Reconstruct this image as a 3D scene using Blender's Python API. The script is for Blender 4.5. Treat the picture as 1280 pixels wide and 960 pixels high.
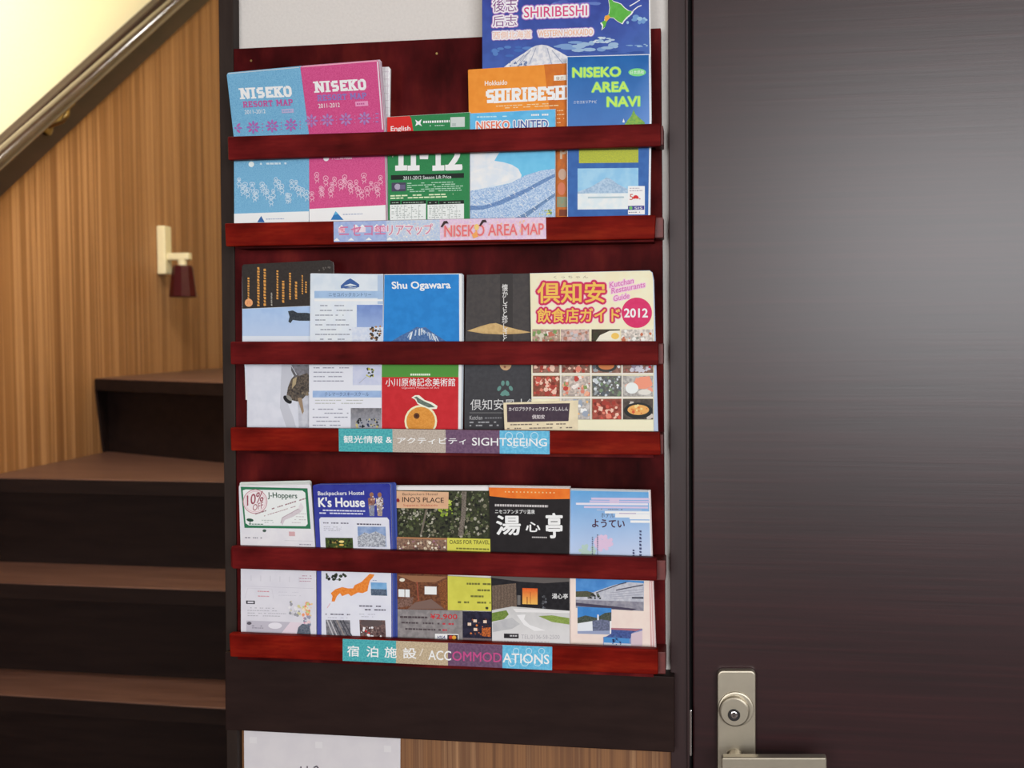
import bpy, bmesh, math, random
from mathutils import Vector, Matrix
random.seed(7)
S = bpy.context.scene
COL = S.collection
for o in list(bpy.data.objects): bpy.data.objects.remove(o)

# ------------------------------------------------------------------ camera
F = 1480.0                                   # focal length in pixels of the 1280 px frame
YAW, PITCH, ROLL = math.radians(9.2), math.radians(2.6), 0.008
CAM = Vector((0, -1.46, 1.48))
fwd = Vector((-math.sin(YAW)*math.cos(PITCH), math.cos(YAW)*math.cos(PITCH), -math.sin(PITCH)))
r0 = fwd.cross(Vector((0, 0, 1))).normalized(); u0 = r0.cross(fwd)
rgt = r0*math.cos(ROLL) - u0*math.sin(ROLL); upv = u0*math.cos(ROLL) + r0*math.sin(ROLL)
cd = bpy.data.cameras.new('camera'); cam = bpy.data.objects.new('camera', cd); COL.objects.link(cam)
cam.matrix_world = Matrix((( rgt.x, upv.x, -fwd.x, CAM.x), (rgt.y, upv.y, -fwd.y, CAM.y),
                           (rgt.z, upv.z, -fwd.z, CAM.z), (0, 0, 0, 1)))
cd.sensor_width = 36; cd.lens = F/1280*36; cd.clip_start = .05
cd.dof.use_dof = True; cd.dof.focus_distance = 1.43; cd.dof.aperture_fstop = 7.0
S.camera = cam

# ------------------------------------------------------------------ world, lights, exposure
w = bpy.data.worlds.new('world'); S.world = w; w.use_nodes = True
w.node_tree.nodes['Background'].inputs[0].default_value = (.8, .88, 1, 1)
w.node_tree.nodes['Background'].inputs[1].default_value = .25
def area(name, loc, target, sx, sy, power, colr):
    l = bpy.data.lights.new(name, 'AREA'); l.shape = 'RECTANGLE'; l.size = sx; l.size_y = sy
    l.energy = power; l.color = colr
    o = bpy.data.objects.new(name, l); COL.objects.link(o); o.location = loc
    o.rotation_euler = (Vector(target)-Vector(loc)).to_track_quat('-Z', 'Y').to_euler()
    return o
area('window_and_fill_light', (1.65, -4.5, 1.86), (1.65, 0, 1.86), 2.5, 1.2, 195, (.96, .98, 1.0))
area('window_and_fill_light', (-1.15, -4.5, 1.45), (-1.0, 0, 1.3), 1.3, 1.3, 84, (1, .985, .97))  # added fill that brightens the rack, kept out of the door's reflection
area('stairwell_light', (-0.85, 0.25, 2.75), (-1.55, .8, 2.0), .45, .45, 36, (1, .965, .87))
area('rail_highlight_light', (-0.74, 1.35, 2.95), (-1.475, .9, 1.9), .17, .17, 3.5, (1, .97, .88))  # added small lamp for the highlight on the lower handrail
area('rail_highlight_light', (-0.90, 2.3, 3.4), (-1.475, 1.1, 2.0), .14, .14, 4, (1, .97, .88))  # added small lamp for the highlight further up the handrail
S.view_settings.view_transform = 'Standard'; S.view_settings.look = 'None'
S.view_settings.gamma = 1; S.view_settings.use_curve_mapping = False
S.view_settings.exposure = -0.5

# ------------------------------------------------------------------ photo measuring helpers: a pixel's ray meets a real plane
def ray(px, py): return fwd + rgt*((px-640)/F) - upv*((py-480)/F)
def hit(px, py, p0, n):
    d = ray(px, py); return CAM + d*((Vector(p0)-CAM).dot(n)/d.dot(n))
def onY(px, py, d=0): return hit(px, py, (0, -d, 0), Vector((0, 1, 0)))
def onX(px, py, x): return hit(px, py, (x, 0, 0), Vector((1, 0, 0)))
def onZ(px, py, z): return hit(px, py, (0, 0, z), Vector((0, 0, 1)))
def s2l(c):
    return tuple(((v/255)/12.92 if v <= 10 else ((v/255+.055)/1.055)**2.4) for v in c)

# ------------------------------------------------------------------ materials
def newmat(name):
    m = bpy.data.materials.new(name); m.use_nodes = True; nt = m.node_tree
    return m, nt, nt.nodes['Principled BSDF']
def plain(name, c, rough=.5, metal=0, spec=.5, coat=0):
    m, nt, b = newmat(name)
    b.inputs['Base Color'].default_value = (*s2l(c), 1); b.inputs['Roughness'].default_value = rough
    b.inputs['Metallic'].default_value = metal; b.inputs['Specular IOR Level'].default_value = spec
    b.inputs['Coat Weight'].default_value = coat
    # faint fine variation
    tc = nt.nodes.new('ShaderNodeTexCoord'); n = nt.nodes.new('ShaderNodeTexNoise'); n.inputs['Scale'].default_value = 60
    mx = nt.nodes.new('ShaderNodeMix'); mx.data_type = 'RGBA'
    mx.inputs[6].default_value = (*[v*.93 for v in s2l(c)], 1); mx.inputs[7].default_value = (*[min(1, v*1.07) for v in s2l(c)], 1)
    nt.links.new(tc.outputs['Object'], n.inputs['Vector']); nt.links.new(n.outputs['Fac'], mx.inputs[0]); nt.links.new(mx.outputs[2], b.inputs['Base Color'])
    return m
def wood(name, stops, scl, rough=.4, spec=.5, coat=0, bump=.0, n2=None, nscale=1.0, detail=6, rough2=None):
    """noise stretched by scl (object space, metres) through a colour ramp; n2 adds a blotchy stain"""
    m, nt, b = newmat(name); N = nt.nodes; L = nt.links
    tc = N.new('ShaderNodeTexCoord'); mp = N.new('ShaderNodeMapping'); mp.inputs['Scale'].default_value = scl
    no = N.new('ShaderNodeTexNoise'); no.inputs['Scale'].default_value = nscale; no.inputs['Detail'].default_value = detail; no.inputs['Roughness'].default_value = .6
    rp = N.new('ShaderNodeValToRGB')
    L.new(tc.outputs['Object'], mp.inputs[0]); L.new(mp.outputs[0], no.inputs['Vector']); L.new(no.outputs['Fac'], rp.inputs[0])
    e = rp.color_ramp.elements
    while len(e) < len(stops): e.new(.5)
    for k, (p, c) in enumerate(stops): e[k].position = p; e[k].color = (*s2l(c), 1)
    out = rp.outputs[0]
    if n2:
        no2 = N.new('ShaderNodeTexNoise'); no2.inputs['Scale'].default_value = n2[0]; no2.inputs['Detail'].default_value = 5
        L.new(tc.outputs['Object'], no2.inputs['Vector'])
        r2 = N.new('ShaderNodeValToRGB'); r2.color_ramp.elements[0].position = .35; r2.color_ramp.elements[1].position = .68
        r2.color_ramp.elements[0].color = (n2[1],)*3+(1,); r2.color_ramp.elements[1].color = (n2[2],)*3+(1,)
        L.new(no2.outputs['Fac'], r2.inputs[0])
        mx = N.new('ShaderNodeMix'); mx.data_type = 'RGBA'; mx.blend_type = 'MULTIPLY'; mx.inputs[0].default_value = 1
        L.new(out, mx.inputs[6]); L.new(r2.outputs[0], mx.inputs[7]); out = mx.outputs[2]
    L.new(out, b.inputs['Base Color'])
    b.inputs['Roughness'].default_value = rough; b.inputs['Specular IOR Level'].default_value = spec; b.inputs['Coat Weight'].default_value = coat
    b.inputs['Coat Roughness'].default_value = .15
    if bump:
        bp = N.new('ShaderNodeBump'); bp.inputs['Strength'].default_value = bump; bp.inputs['Distance'].default_value = .002
        L.new(no.outputs['Fac'], bp.inputs['Height']); L.new(bp.outputs[0], b.inputs['Normal'])
    return m
M = {}
M['rail'] = wood('mahogany_stain_rail', [(.25, (66, 14, 15)), (.5, (98, 22, 23)), (.75, (124, 34, 30))], (9, 9, 60), .42, .02, 0, .12, (14, .55, 1.2))
M['rail_warm'] = wood('mahogany_stain_warm_rail', [(.25, (82, 11, 8)), (.5, (118, 22, 14)), (.75, (150, 42, 22))], (9, 9, 60), .42, .02, 0, .12, (14, .6, 1.15))
M['board'] = wood('mahogany_stain_board', [(.25, (50, 13, 15)), (.5, (84, 21, 23)), (.8, (120, 38, 32))], (22, 22, 9), .42, .02, 0, .1, (7, .3, 1.3))
M['endgrain'] = wood('mahogany_end_grain', [(.3, (74, 14, 12)), (.7, (108, 28, 22))], (80, 80, 80), .5)
M['white_wall'] = wood('white_wall_paint', [(.3, (214, 208, 203)), (.7, (222, 216, 211))], (300, 300, 300), .8, .2, 0, .15)
M['cream_wall'] = wood('cream_wallpaper', [(.3, (240, 228, 190)), (.7, (246, 235, 200))], (200, 200, 200), .85, .2, 0, .1)
M['panel'] = wood('striped_wood_panelling', [(.30, (124, 82, 48)), (.46, (142, 98, 60)), (.52, (184, 136, 92)), (.57, (136, 92, 54)), (.72, (164, 116, 74))], (10, 36, .2), .45, .2, 0, .03, None, 1, 6)
M['panel_low'] = wood('striped_wood_wainscot', [(.3, (88, 54, 34)), (.45, (142, 98, 62)), (.55, (112, 74, 48)), (.68, (176, 132, 92))], (75, 10, .4), .45, .35, 0, .03, None, 1, 8)
M['dark_trim'] = wood('dark_brown_trim', [(.3, (34, 21, 19)), (.7, (44, 29, 26))], (12, 12, 60), .5, .08, 0, .08)
M['dark_post'] = wood('dark_brown_post', [(.3, (42, 32, 28)), (.7, (54, 43, 38))], (60, 60, 6), .5, .1, 0, .08)
M['door'] = wood('dark_door_laminate', [(.3, (34, 8, 10)), (.5, (42, 12, 15)), (.7, (52, 19, 21))], (2.5, 2.5, 130), .32, .45, 0, .035, (3, .85, 1.1), 1, 8)
M['frame'] = wood('dark_door_frame', [(.3, (42, 25, 26)), (.7, (54, 34, 34))], (90, 90, 4), .40, .3, 0, .06)
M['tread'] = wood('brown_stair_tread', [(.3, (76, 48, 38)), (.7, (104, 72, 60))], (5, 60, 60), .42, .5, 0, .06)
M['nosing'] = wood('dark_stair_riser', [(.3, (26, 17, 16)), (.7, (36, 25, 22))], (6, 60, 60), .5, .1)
M['handrail'] = wood('varnished_handrail', [(.3, (40, 25, 20)), (.7, (56, 36, 30))], (20, 4, 20), .25, .6, .9)
M['rail_board'] = wood('rail_backing_board', [(.3, (46, 28, 23)), (.7, (60, 38, 32))], (20, 4, 20), .4, .3)
M['brass'] = plain('aged_brass', (150, 125, 80), .3, 1)
M['cream_plastic'] = plain('cream_plastic', (226, 214, 176), .4)
M['dark_red'] = plain('dark_red_plastic', (62, 8, 14), .35, 0, .3)
M['satin'] = plain('satin_champagne_metal', (176, 167, 150), .36, .85)
M['steel'] = plain('bright_steel', (225, 222, 220), .18, 1)
M['black'] = plain('black_metal', (22, 18, 18), .4)
M['gap'] = plain('dark_gap_shade', (14, 9, 10), .8)  # near-black colour for the shade in the door gap
M['floor'] = wood('floor_planks', [(.3, (52, 32, 24)), (.7, (70, 46, 34))], (60, 3, 60), .4)
M['ceiling'] = plain('ceiling_white', (200, 195, 186), .85)
M['room_wall'] = wood('beige_room_wall', [(.3, (88, 76, 66)), (.7, (96, 83, 72))], (200, 200, 200), .85, .2)
M['paper'] = plain('white_paper', (232, 230, 230), .6, 0, .3)
M['tape'] = plain('clear_tape', (226, 220, 222), .2)
PK = 1.08
def make_print():
    m, nt, b = newmat('printed_paper'); N = nt.nodes; L = nt.links
    a = N.new('ShaderNodeAttribute'); a.attribute_name = 'inkA'
    c = N.new('ShaderNodeAttribute'); c.attribute_name = 'inkB'
    g = N.new('ShaderNodeAttribute'); g.attribute_name = 'grain'
    tc = N.new('ShaderNodeTexCoord')
    no = N.new('ShaderNodeTexNoise'); no.inputs['Detail'].default_value = 3
    sx = N.new('ShaderNodeSeparateColor'); L.new(g.outputs['Color'], sx.inputs[0])
    sc = N.new('ShaderNodeMath'); sc.operation = 'MULTIPLY'; sc.inputs[1].default_value = 2000; L.new(sx.outputs[0], sc.inputs[0])
    L.new(tc.outputs['Object'], no.inputs['Vector']); L.new(sc.outputs[0], no.inputs['Scale'])
    mr = N.new('ShaderNodeMapRange'); mr.inputs[1].default_value = .4; mr.inputs[2].default_value = .6
    L.new(no.outputs['Fac'], mr.inputs[0])
    mx = N.new('ShaderNodeMix'); mx.data_type = 'RGBA'
    L.new(mr.outputs[0], mx.inputs[0]); L.new(a.outputs['Color'], mx.inputs[6]); L.new(c.outputs['Color'], mx.inputs[7])
    L.new(mx.outputs[2], b.inputs['Base Color'])
    b.inputs['Roughness'].default_value = .45; b.inputs['Specular IOR Level'].default_value = .12
    return m
M['print'] = make_print()

# ------------------------------------------------------------------ object helpers
def tag(o, label=None, cat=None, group=None, kind=None):
    if label: o['label'] = label
    if cat: o['category'] = cat
    if group: o['group'] = group
    if kind: o['kind'] = kind
    return o
def obj(name, bm, mat, parent=None, origin=None, smooth=False):
    """links the bmesh (world coordinates) as one object with its origin at its base centre"""
    me = bpy.data.meshes.new(name)
    if origin is None:
        xs = [v.co for v in bm.verts]
        origin = Vector(((min(p.x for p in xs)+max(p.x for p in xs))/2, (min(p.y for p in xs)+max(p.y for p in xs))/2, min(p.z for p in xs)))
    for v in bm.verts: v.co -= origin
    bm.normal_update(); bm.to_mesh(me); bm.free()
    if mat: me.materials.append(mat)
    if smooth:
        for p in me.polygons: p.use_smooth = True
    o = bpy.data.objects.new(name, me); COL.objects.link(o)
    if parent:
        o.parent = parent; o.location = origin - world_loc(parent)
    else: o.location = origin
    return o
def world_loc(o):
    l = Vector(o.location)
    while o.parent: o = o.parent; l += Vector(o.location)
    return l
def empty(name, loc, label=None, cat=None, group=None, kind=None):
    o = bpy.data.objects.new(name, None); o.empty_display_size = .05; COL.objects.link(o); o.location = loc
    return tag(o, label, cat, group, kind)
def bev(bm, r, seg=2):
    if r: bmesh.ops.bevel(bm, geom=[e for e in bm.edges if e.is_manifold and e.calc_face_angle(0) > .5], offset=r, segments=seg, affect='EDGES', profile=.6)
    return bm
def box(x0, x1, y0, y1, z0, z1, r=0, seg=2, bm=None):
    b = bmesh.new()
    vs = [b.verts.new((x, y, z)) for x in (x0, x1) for y in (y0, y1) for z in (z0, z1)]
    for f in ((0,1,3,2), (4,6,7,5), (0,4,5,1), (2,3,7,6), (0,2,6,4), (1,5,7,3)): b.faces.new([vs[i] for i in f])
    bmesh.ops.recalc_face_normals(b, faces=b.faces); bev(b, r, seg)
    if bm is not None: merge(bm, b); return bm
    return b
def merge(dst, src):
    mp = {v: dst.verts.new(v.co) for v in src.verts}
    for f in src.faces: dst.faces.new([mp[v] for v in f.verts])
    src.free(); return dst
def prism(pts, vec, r=0, seg=2):
    """closed solid: polygon of world points swept by vec"""
    b = bmesh.new(); vec = Vector(vec)
    a = [b.verts.new(p) for p in pts]; c = [b.verts.new(Vector(p)+vec) for p in pts]
    b.faces.new(a); b.faces.new(list(reversed(c)))
    for i in range(len(a)):
        j = (i+1) % len(a); b.faces.new((a[j], a[i], c[i], c[j]))
    bmesh.ops.recalc_face_normals(b, faces=b.faces)
    return bev(b, r, seg)
def slab(pix, d0, d1, r=0, seg=2):
    """board standing on the wall: pixel outline measured on its front face at distance d0, back at d1"""
    return prism([onY(x, y, d0) for x, y in pix], (0, d0-d1, 0), r, seg)
def tube(pts, rad, n=16, bm=None, cap=True):
    b = bmesh.new(); pts = [Vector(p) for p in pts]; rings = []
    rads = rad if isinstance(rad, (list, tuple)) else [rad]*len(pts)
    prev = None
    for i, p in enumerate(pts):
        t = (pts[min(i+1, len(pts)-1)] - pts[max(i-1, 0)]).normalized()
        ref = prev if prev is not None else (Vector((0, 0, 1)) if abs(t.z) < .9 else Vector((1, 0, 0)))
        s = (ref - t*ref.dot(t)).normalized(); prev = s; q = t.cross(s)
        rings.append([b.verts.new(p + (s*math.cos(a)+q*math.sin(a))*rads[i]) for a in [2*math.pi*k/n for k in range(n)]])
    for A, B in zip(rings, rings[1:]):
        for k in range(n): b.faces.new((A[k], A[(k+1) % n], B[(k+1) % n], B[k]))
    if cap: b.faces.new(list(reversed(rings[0]))); b.faces.new(rings[-1])
    bmesh.ops.recalc_face_normals(b, faces=b.faces)
    if bm is not None: merge(bm, b); return bm
    return b
def part(name, bm, mat, parent, label=None, smooth=False, kind=None):
    o = obj(name, bm, mat, parent, smooth=smooth)
    if label: o['label'] = label
    if kind: o['kind'] = kind
    return o

# ------------------------------------------------------------------ room shell
XR, XL, YF, H = 3.2, -2.6, -4.6, 2.5          # right wall, far left wall, wall behind the camera, ceiling
XP = -1.55                                     # panelled stair wall (plane x = XP)
xpost = onY(272, 480, .02).x                   # outer edge of the corner post
xdoor = onY(865.5, 480).x
wallt = .12
def struct(name, bm, mat, **k): return tag(obj(name, bm, mat, **k), kind='structure')
struct('floor', box(XL, XR, YF, 3.2, -.1, 0), M['floor'])
struct('ceiling', box(XL, XR, YF, 0, H, H+.1), M['ceiling'])
# wall that carries the rack: white above, panelled below the dark band
zband_t = onY(560, 829, .03).z; zband_b = onY(560, 925, .03).z
xs0, xs1 = onY(283, 480).x, onY(850, 480).x
wb = struct('wall_back', box(xs0, xs1, 0, wallt, zband_b+.01, 3.3), M['white_wall'])
part('wainscot', slab([(297, 905), (840, 932), (840, 1900), (300, 1900)], .004, -.1), M['panel_low'], wb, 'striped brown wood panelling below the dark band')
struct('wall_back_right', box(xdoor+.86, XR, 0, wallt, 0, H), M['white_wall'])
struct('wall_back_lintel', box(xs1, xdoor+.87, .001, wallt, 2.06, H), M['white_wall'])
struct('wall_right', box(XR, XR+.1, YF, wallt, 0, H), M['room_wall'])
struct('wall_left', box(XL-.1, XL, YF, .2, 0, H), M['room_wall'])
struct('wall_left_return', box(XL, XP-.12, .02, .14, 0, H), M['white_wall'])
# wall behind the camera with the window that lights the room and an added opening for the rack fill
bm = bmesh.new()
for x0, x1, z0, z1 in ((XL, XR, 2.32, H), (XL, XR, 0, .80), (XL, -1.85, .8, 2.32), (2.95, XR, .8, 2.32), (-.45, .35, .8, 2.32)): box(x0, x1, YF-.1, YF, z0, z1, bm=bm)
struct('wall_front', bm, M['room_wall'])
# stairwell walls: panelling, diagonal board, cream wallpaper above
def P(px, py, off=0): return onX(px, py, XP+off)
y0s, y1s = -.0, 3.1
# lower edge of diagonal board measured at two pixels
A1, A2 = P(0, 236), P(250, 4)
sl = (A2.z-A1.z)/(A2.y-A1.y)
def zb(y): return A1.z + sl*(y-A1.y)
C1, C2 = P(0, 168), P(180, 8)
slc = (C2.z-C1.z)/(C2.y-C1.y)
def zc(y): return C1.z + slc*(y-C1.y)
struct('wall_stair', prism([(XP, y0s, 0), (XP, y1s, 0), (XP, y1s, zb(y1s)+.02), (XP, y0s, zb(y0s)+.02)], (-.1, 0, 0)), M['panel'])
struct('wall_stair_upper', prism([(XP-.003, y0s, zb(y0s)+.02), (XP-.003, y1s, zb(y1s)+.02), (XP-.003, y1s, 4.4), (XP-.003, y0s, 4.4)], (-.1, 0, 0)), M['cream_wall'])
bm = prism([(XP+.022, y0s, zb(y0s)), (XP+.022, y1s, zb(y1s)), (XP+.022, y1s, zc(y1s)), (XP+.022, y0s, zc(y0s))], (-.021, 0, 0))
tr = struct('trim_1', bm, M['rail_board'])
tr['label'] = 'dark brown diagonal board along the stair wall'
bm = prism([(XP+.034, y0s, zc(y0s)-.028), (XP+.034, y1s, zc(y1s)-.028), (XP+.034, y1s, zc(y1s)+.004), (XP+.034, y0s, zc(y0s)+.004)], (-.012, 0, 0), .003)
part('cap_strip', bm, M['rail_board'], tr)
struct('wall_stair_end', box(XP-.1, xs0+.6, 3.1, 3.2, 0, 4.4), M['cream_wall'])
struct('wall_stair_side', box(xs0+.0, xs0+.1, wallt+.001, 3.1, 0, 4.4), M['cream_wall'])
struct('ceiling_stair', box(XP-.1, xs0+.1, 0, 3.1, 4.4, 4.5), M['ceiling'])
# corner post
struct('trim_2', prism([onY(271.5, -120, .02), onY(290.5, -120, .02), onY(296, 826, .02), onY(300, 1400, .02), onY(287, 1400, .02), onY(282.5, 826, .02)], (0, .155, 0), .001), M['dark_post'])
# dark band under the rack
tb = struct('trim_3', slab([(281, 815), (843, 846), (843, 941), (281.5, 912.5)], .030, 0, .0015), M['dark_trim'])
tb['label'] = 'dark brown horizontal band under the brochure rack'
# door frame and door
fx0, fx1 = onY(834.5, 200, .012).x, onY(861, 480, .012).x
fr = struct('trim_4', prism([onY(834.5, -120, .012), onY(858.5, -120, .012), onY(861, 960, .012), onY(863, 2900, .012), onY(842, 2900, .012), onY(838.5, 960, .012)], (0, .10, 0), .0012), M['frame'])
fr['label'] = 'dark brown door frame post beside the rack'
part('frame_bead', prism([onY(856.5, -120, .016), onY(859.6, -120, .016), onY(862, 960, .016), onY(864, 2900, .016), onY(861, 2900, .016), onY(859, 960, .016)], (0, .01, 0), .0008), M['frame'], fr)
part('strike_plate', slab([(861.6, 888), (864.6, 888), (864.6, 945), (861.6, 945)], .0175, .012, .0006), M['steel'], fr, 'shiny steel strike plate at the bottom of the frame')
part('door_gap_shade', box(fx1-.001, xdoor+.004, .012, .04, 0, 2.06), M['gap'], fr)  # dark strip standing in for the shade between frame and door
struct('trim_5', box(fx0, xdoor+.9, -.012, .088, 2.062, 2.10), M['frame'])
struct('trim_6', box(xdoor+.864, xdoor+.9, -.012, .088, 0, 2.06), M['frame'])
door = struct('door_1', box(xdoor, xdoor+.86, .0005, .038, .008, 2.055, .002), M['door'])
door['label'] = 'dark brown wood grain door with a satin metal lock'
def rrect(x0, y0, x1, y1, r, n=6):
    pts = []
    for cx, cy, a0 in ((x1-r, y0+r, -90), (x1-r, y1-r, 0), (x0+r, y1-r, 90), (x0+r, y0+r, 180)):
        for k in range(n+1):
            a = math.radians(a0+90*k/n); pts.append((cx+r*math.cos(a), cy+r*math.sin(a)))
    return pts
lp = part('lock_plate', slab(rrect(896.5, 838, 945, 1050, 7), .011, 0, .0025, 3), M['satin'], door, 'satin champagne metal lock plate', smooth=False)
def disc(px, py, d0, d1, r, r2=None, n=40):
    c = onY(px, py, d1); r2 = r if r2 is None else r2
    return tube([c, (c.x, -(d0*.25+d1*.75), c.z), (c.x, -(d0*.9+d1*.1), c.z), (c.x, -d0, c.z)], [r, r, (r+r2)/2+abs(r-r2)*.25, r2], n)
part('lock_collar', disc(920, 886, .0135, .0109, .0215, .0195), M['satin'], lp, smooth=False)
part('lock_cylinder', disc(918, 888, .021, .0134, .0183, .0160), M['satin'], lp)
part('key_ring', disc(917.5, 893.5, .0228, .0208, .0074, .0068), M['black'], lp, 'black ring around the keyhole')
part('keyhole', disc(917.5, 893.5, .0238, .0226, .0042, .0036, 24), M['steel'], lp)
k = onY(917.5, 893.5, .0240); part('key_slot', box(k.x-.0006, k.x+.0006, -.0242, -.0230, k.z-.0028, k.z+.0028), M['black'], lp)
bm = bmesh.new(); k = onY(917.5, 941, .011)
bmesh.ops.create_uvsphere(bm, u_segments=24, v_segments=12, radius=1)
for v in bm.verts: v.co = Vector((k.x+v.co.x*.0088, -.0112-abs(v.co.y)*.006 if v.co.y < 0 else -.0105, k.z+v.co.z*.0040))
part('thumb_button', bm, M['satin'], lp, smooth=True)
lv = part('lever_handle', slab(rrect(902, 947, 1033.5, 972, 2.2), .058, .045, .002, 3), M['satin'], door, 'flat satin metal lever handle')
k = onY(920, 959, .045); part('lever_neck', tube([(k.x, -.0462, k.z), (k.x, -.0108, k.z)], .010, 24), M['satin'], lv)

# ------------------------------------------------------------------ staircase behind the opening
st = empty('staircase', (-1.1, .7, 0), 'dark wooden stairs climbing beside the striped panelling', 'stairs')
Z4, Z3, Z2, Z1 = 1.365, 1.17, .975, .78
xr = xs0-.003
def edge(z, p, q):
    """nosing line at height z through two pixels, cut at the panelled wall and behind the post"""
    a, b = onZ(*p, z), onZ(*q, z); t = lambda x: a + (b-a)*((x-a.x)/(b.x-a.x))
    return t(XP+.002), t(xr)
N1 = edge(Z1, (0, 868), (278, 885)); N2 = edge(Z2, (0, 728), (278, 738)); N3 = edge(Z3, (0, 597), (278, 602))
n4a, n4b = onZ(141, 473.5, Z4), onZ(279, 478, Z4); d4 = (n4b-n4a); t4 = lambda x: n4a + d4*((x-n4a.x)/d4.x)
N4 = (t4(XP+.002), t4(xr))
ys = Vector((0, 1, 0))
def sh(e, dy): return (e[0]+ys*dy, e[1]+ys*dy)
def tread(e, nxt, z, th=.03):
    pts = [e[0], e[1], nxt[1], nxt[0]]
    pts = [Vector((p.x, p.y, z)) for p in pts]
    return prism([p-Vector((0, 0, th)) for p in pts], (0, 0, th), .003)
INS = .055
def low(e, dz, dy): return tuple(Vector((p.x, p.y+dy, p.z+dz)) for p in e)
E0 = low(N1, -.195, -.14); Em = low(E0, -.195, -.2); Em2 = low(Em, -.195, -.2)
levels = [(Em2, Em, Z1-.585), (Em, E0, Z1-.39), (E0, N1, Z1-.195), (N1, N2, Z1), (N2, N3, Z2), (N3, N4, Z3), (N4, sh(N4, 1.15), Z4)]
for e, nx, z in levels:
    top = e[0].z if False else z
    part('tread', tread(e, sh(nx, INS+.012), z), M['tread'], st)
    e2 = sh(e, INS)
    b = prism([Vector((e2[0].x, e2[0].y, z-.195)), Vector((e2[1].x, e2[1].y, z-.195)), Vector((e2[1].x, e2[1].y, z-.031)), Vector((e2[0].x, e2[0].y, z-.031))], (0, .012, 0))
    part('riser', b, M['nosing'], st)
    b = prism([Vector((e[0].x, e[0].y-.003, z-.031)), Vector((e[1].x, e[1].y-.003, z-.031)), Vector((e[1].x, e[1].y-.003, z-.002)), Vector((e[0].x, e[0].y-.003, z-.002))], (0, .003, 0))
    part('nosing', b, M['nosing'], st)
part('stair_skirt', prism([(XP+.0005, N4[0].y-.002, Z4-.03), (XP+.0005, N4[0].y+INS, Z4-.03), (XP+.0005, N4[0].y+INS, Z3+.001), (XP+.0005, N4[0].y+INS*.55, Z3+.001)], (.006, 0, 0)), M['nosing'], st)
# ------------------------------------------------------------------ handrail
h1 = P(0, 198, .075); h2 = P(222, 1, .075)
dv = (h2-h1); pa = h1 - dv*.7; pb = h1 + dv*1.9
hr = empty('handrail', (h1.x, h1.y, h1.z), 'round varnished brown handrail rising along the stair wall', 'handrail')
part('rail', tube([pa, h1, h2, pb], .0185, 32), M['handrail'], hr, smooth=True)
for f in (.31, 1.35):
    c = h1 + dv*f
    wy = c + Vector((-.05, 0, -.052))
    bkt = part('bracket', tube([c+Vector((0, 0, -.016)), c+Vector((0, -.002, -.035)), c+Vector((-.012, -.003, -.048)), c+Vector((-.035, -.003, -.056)), (XP+.023, c.y-.003, c.z-.062)], [.007, .008, .009, .008, .0075], 16), M['brass'], hr, 'aged brass bracket', smooth=True)
    part('bracket_plate', tube([(XP+.0225, c.y-.003, c.z-.062), (XP+.029, c.y-.003, c.z-.062), (XP+.031, c.y-.003, c.z-.062)], [.021, .021, .016], 24), M['brass'], bkt)
    u = dv.normalized(); q = c+Vector((0, 0, -.0195))
    part('saddle', prism([q-u*.03+Vector((-.008, 0, -.003)), q+u*.03+Vector((-.008, 0, -.003)), q+u*.03+Vector((.008, 0, -.003)), q-u*.03+Vector((.008, 0, -.003))], (0, 0, .004)), M['brass'], bkt)

# ------------------------------------------------------------------ small wall light on the panelling
a = P(200, 312); zt, zbm = P(200, 283, .0).z, P(200, 343, .0).z
wl = empty('wall_lamp', (XP, a.y, zbm-.03), 'small cream wall holder with a dark red cup hanging from its arm', 'wall lamp')
yc = a.y
part('wall_plate', box(XP+.0005, XP+.026, yc-.022, yc+.022, zbm, zt, .004), M['cream_plastic'], wl)
za = P(218, 320, .05).z
part('arm', box(XP+.025, XP+.092, yc-.013, yc+.013, za-.011, za+.009, .004), M['cream_plastic'], wl)
xc = XP+.068
part('neck', tube([(xc, yc, za-.010), (xc, yc, za-.030)], [.014, .012], 24), M['cream_plastic'], wl)
part('cup', tube([(xc, yc, za-.027), (xc, yc, za-.033), (xc, yc, za-.116), (xc, yc, za-.118)], [.026, .030, .040, .037], 10), M['dark_red'], wl, 'dark red faceted cup')

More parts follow.
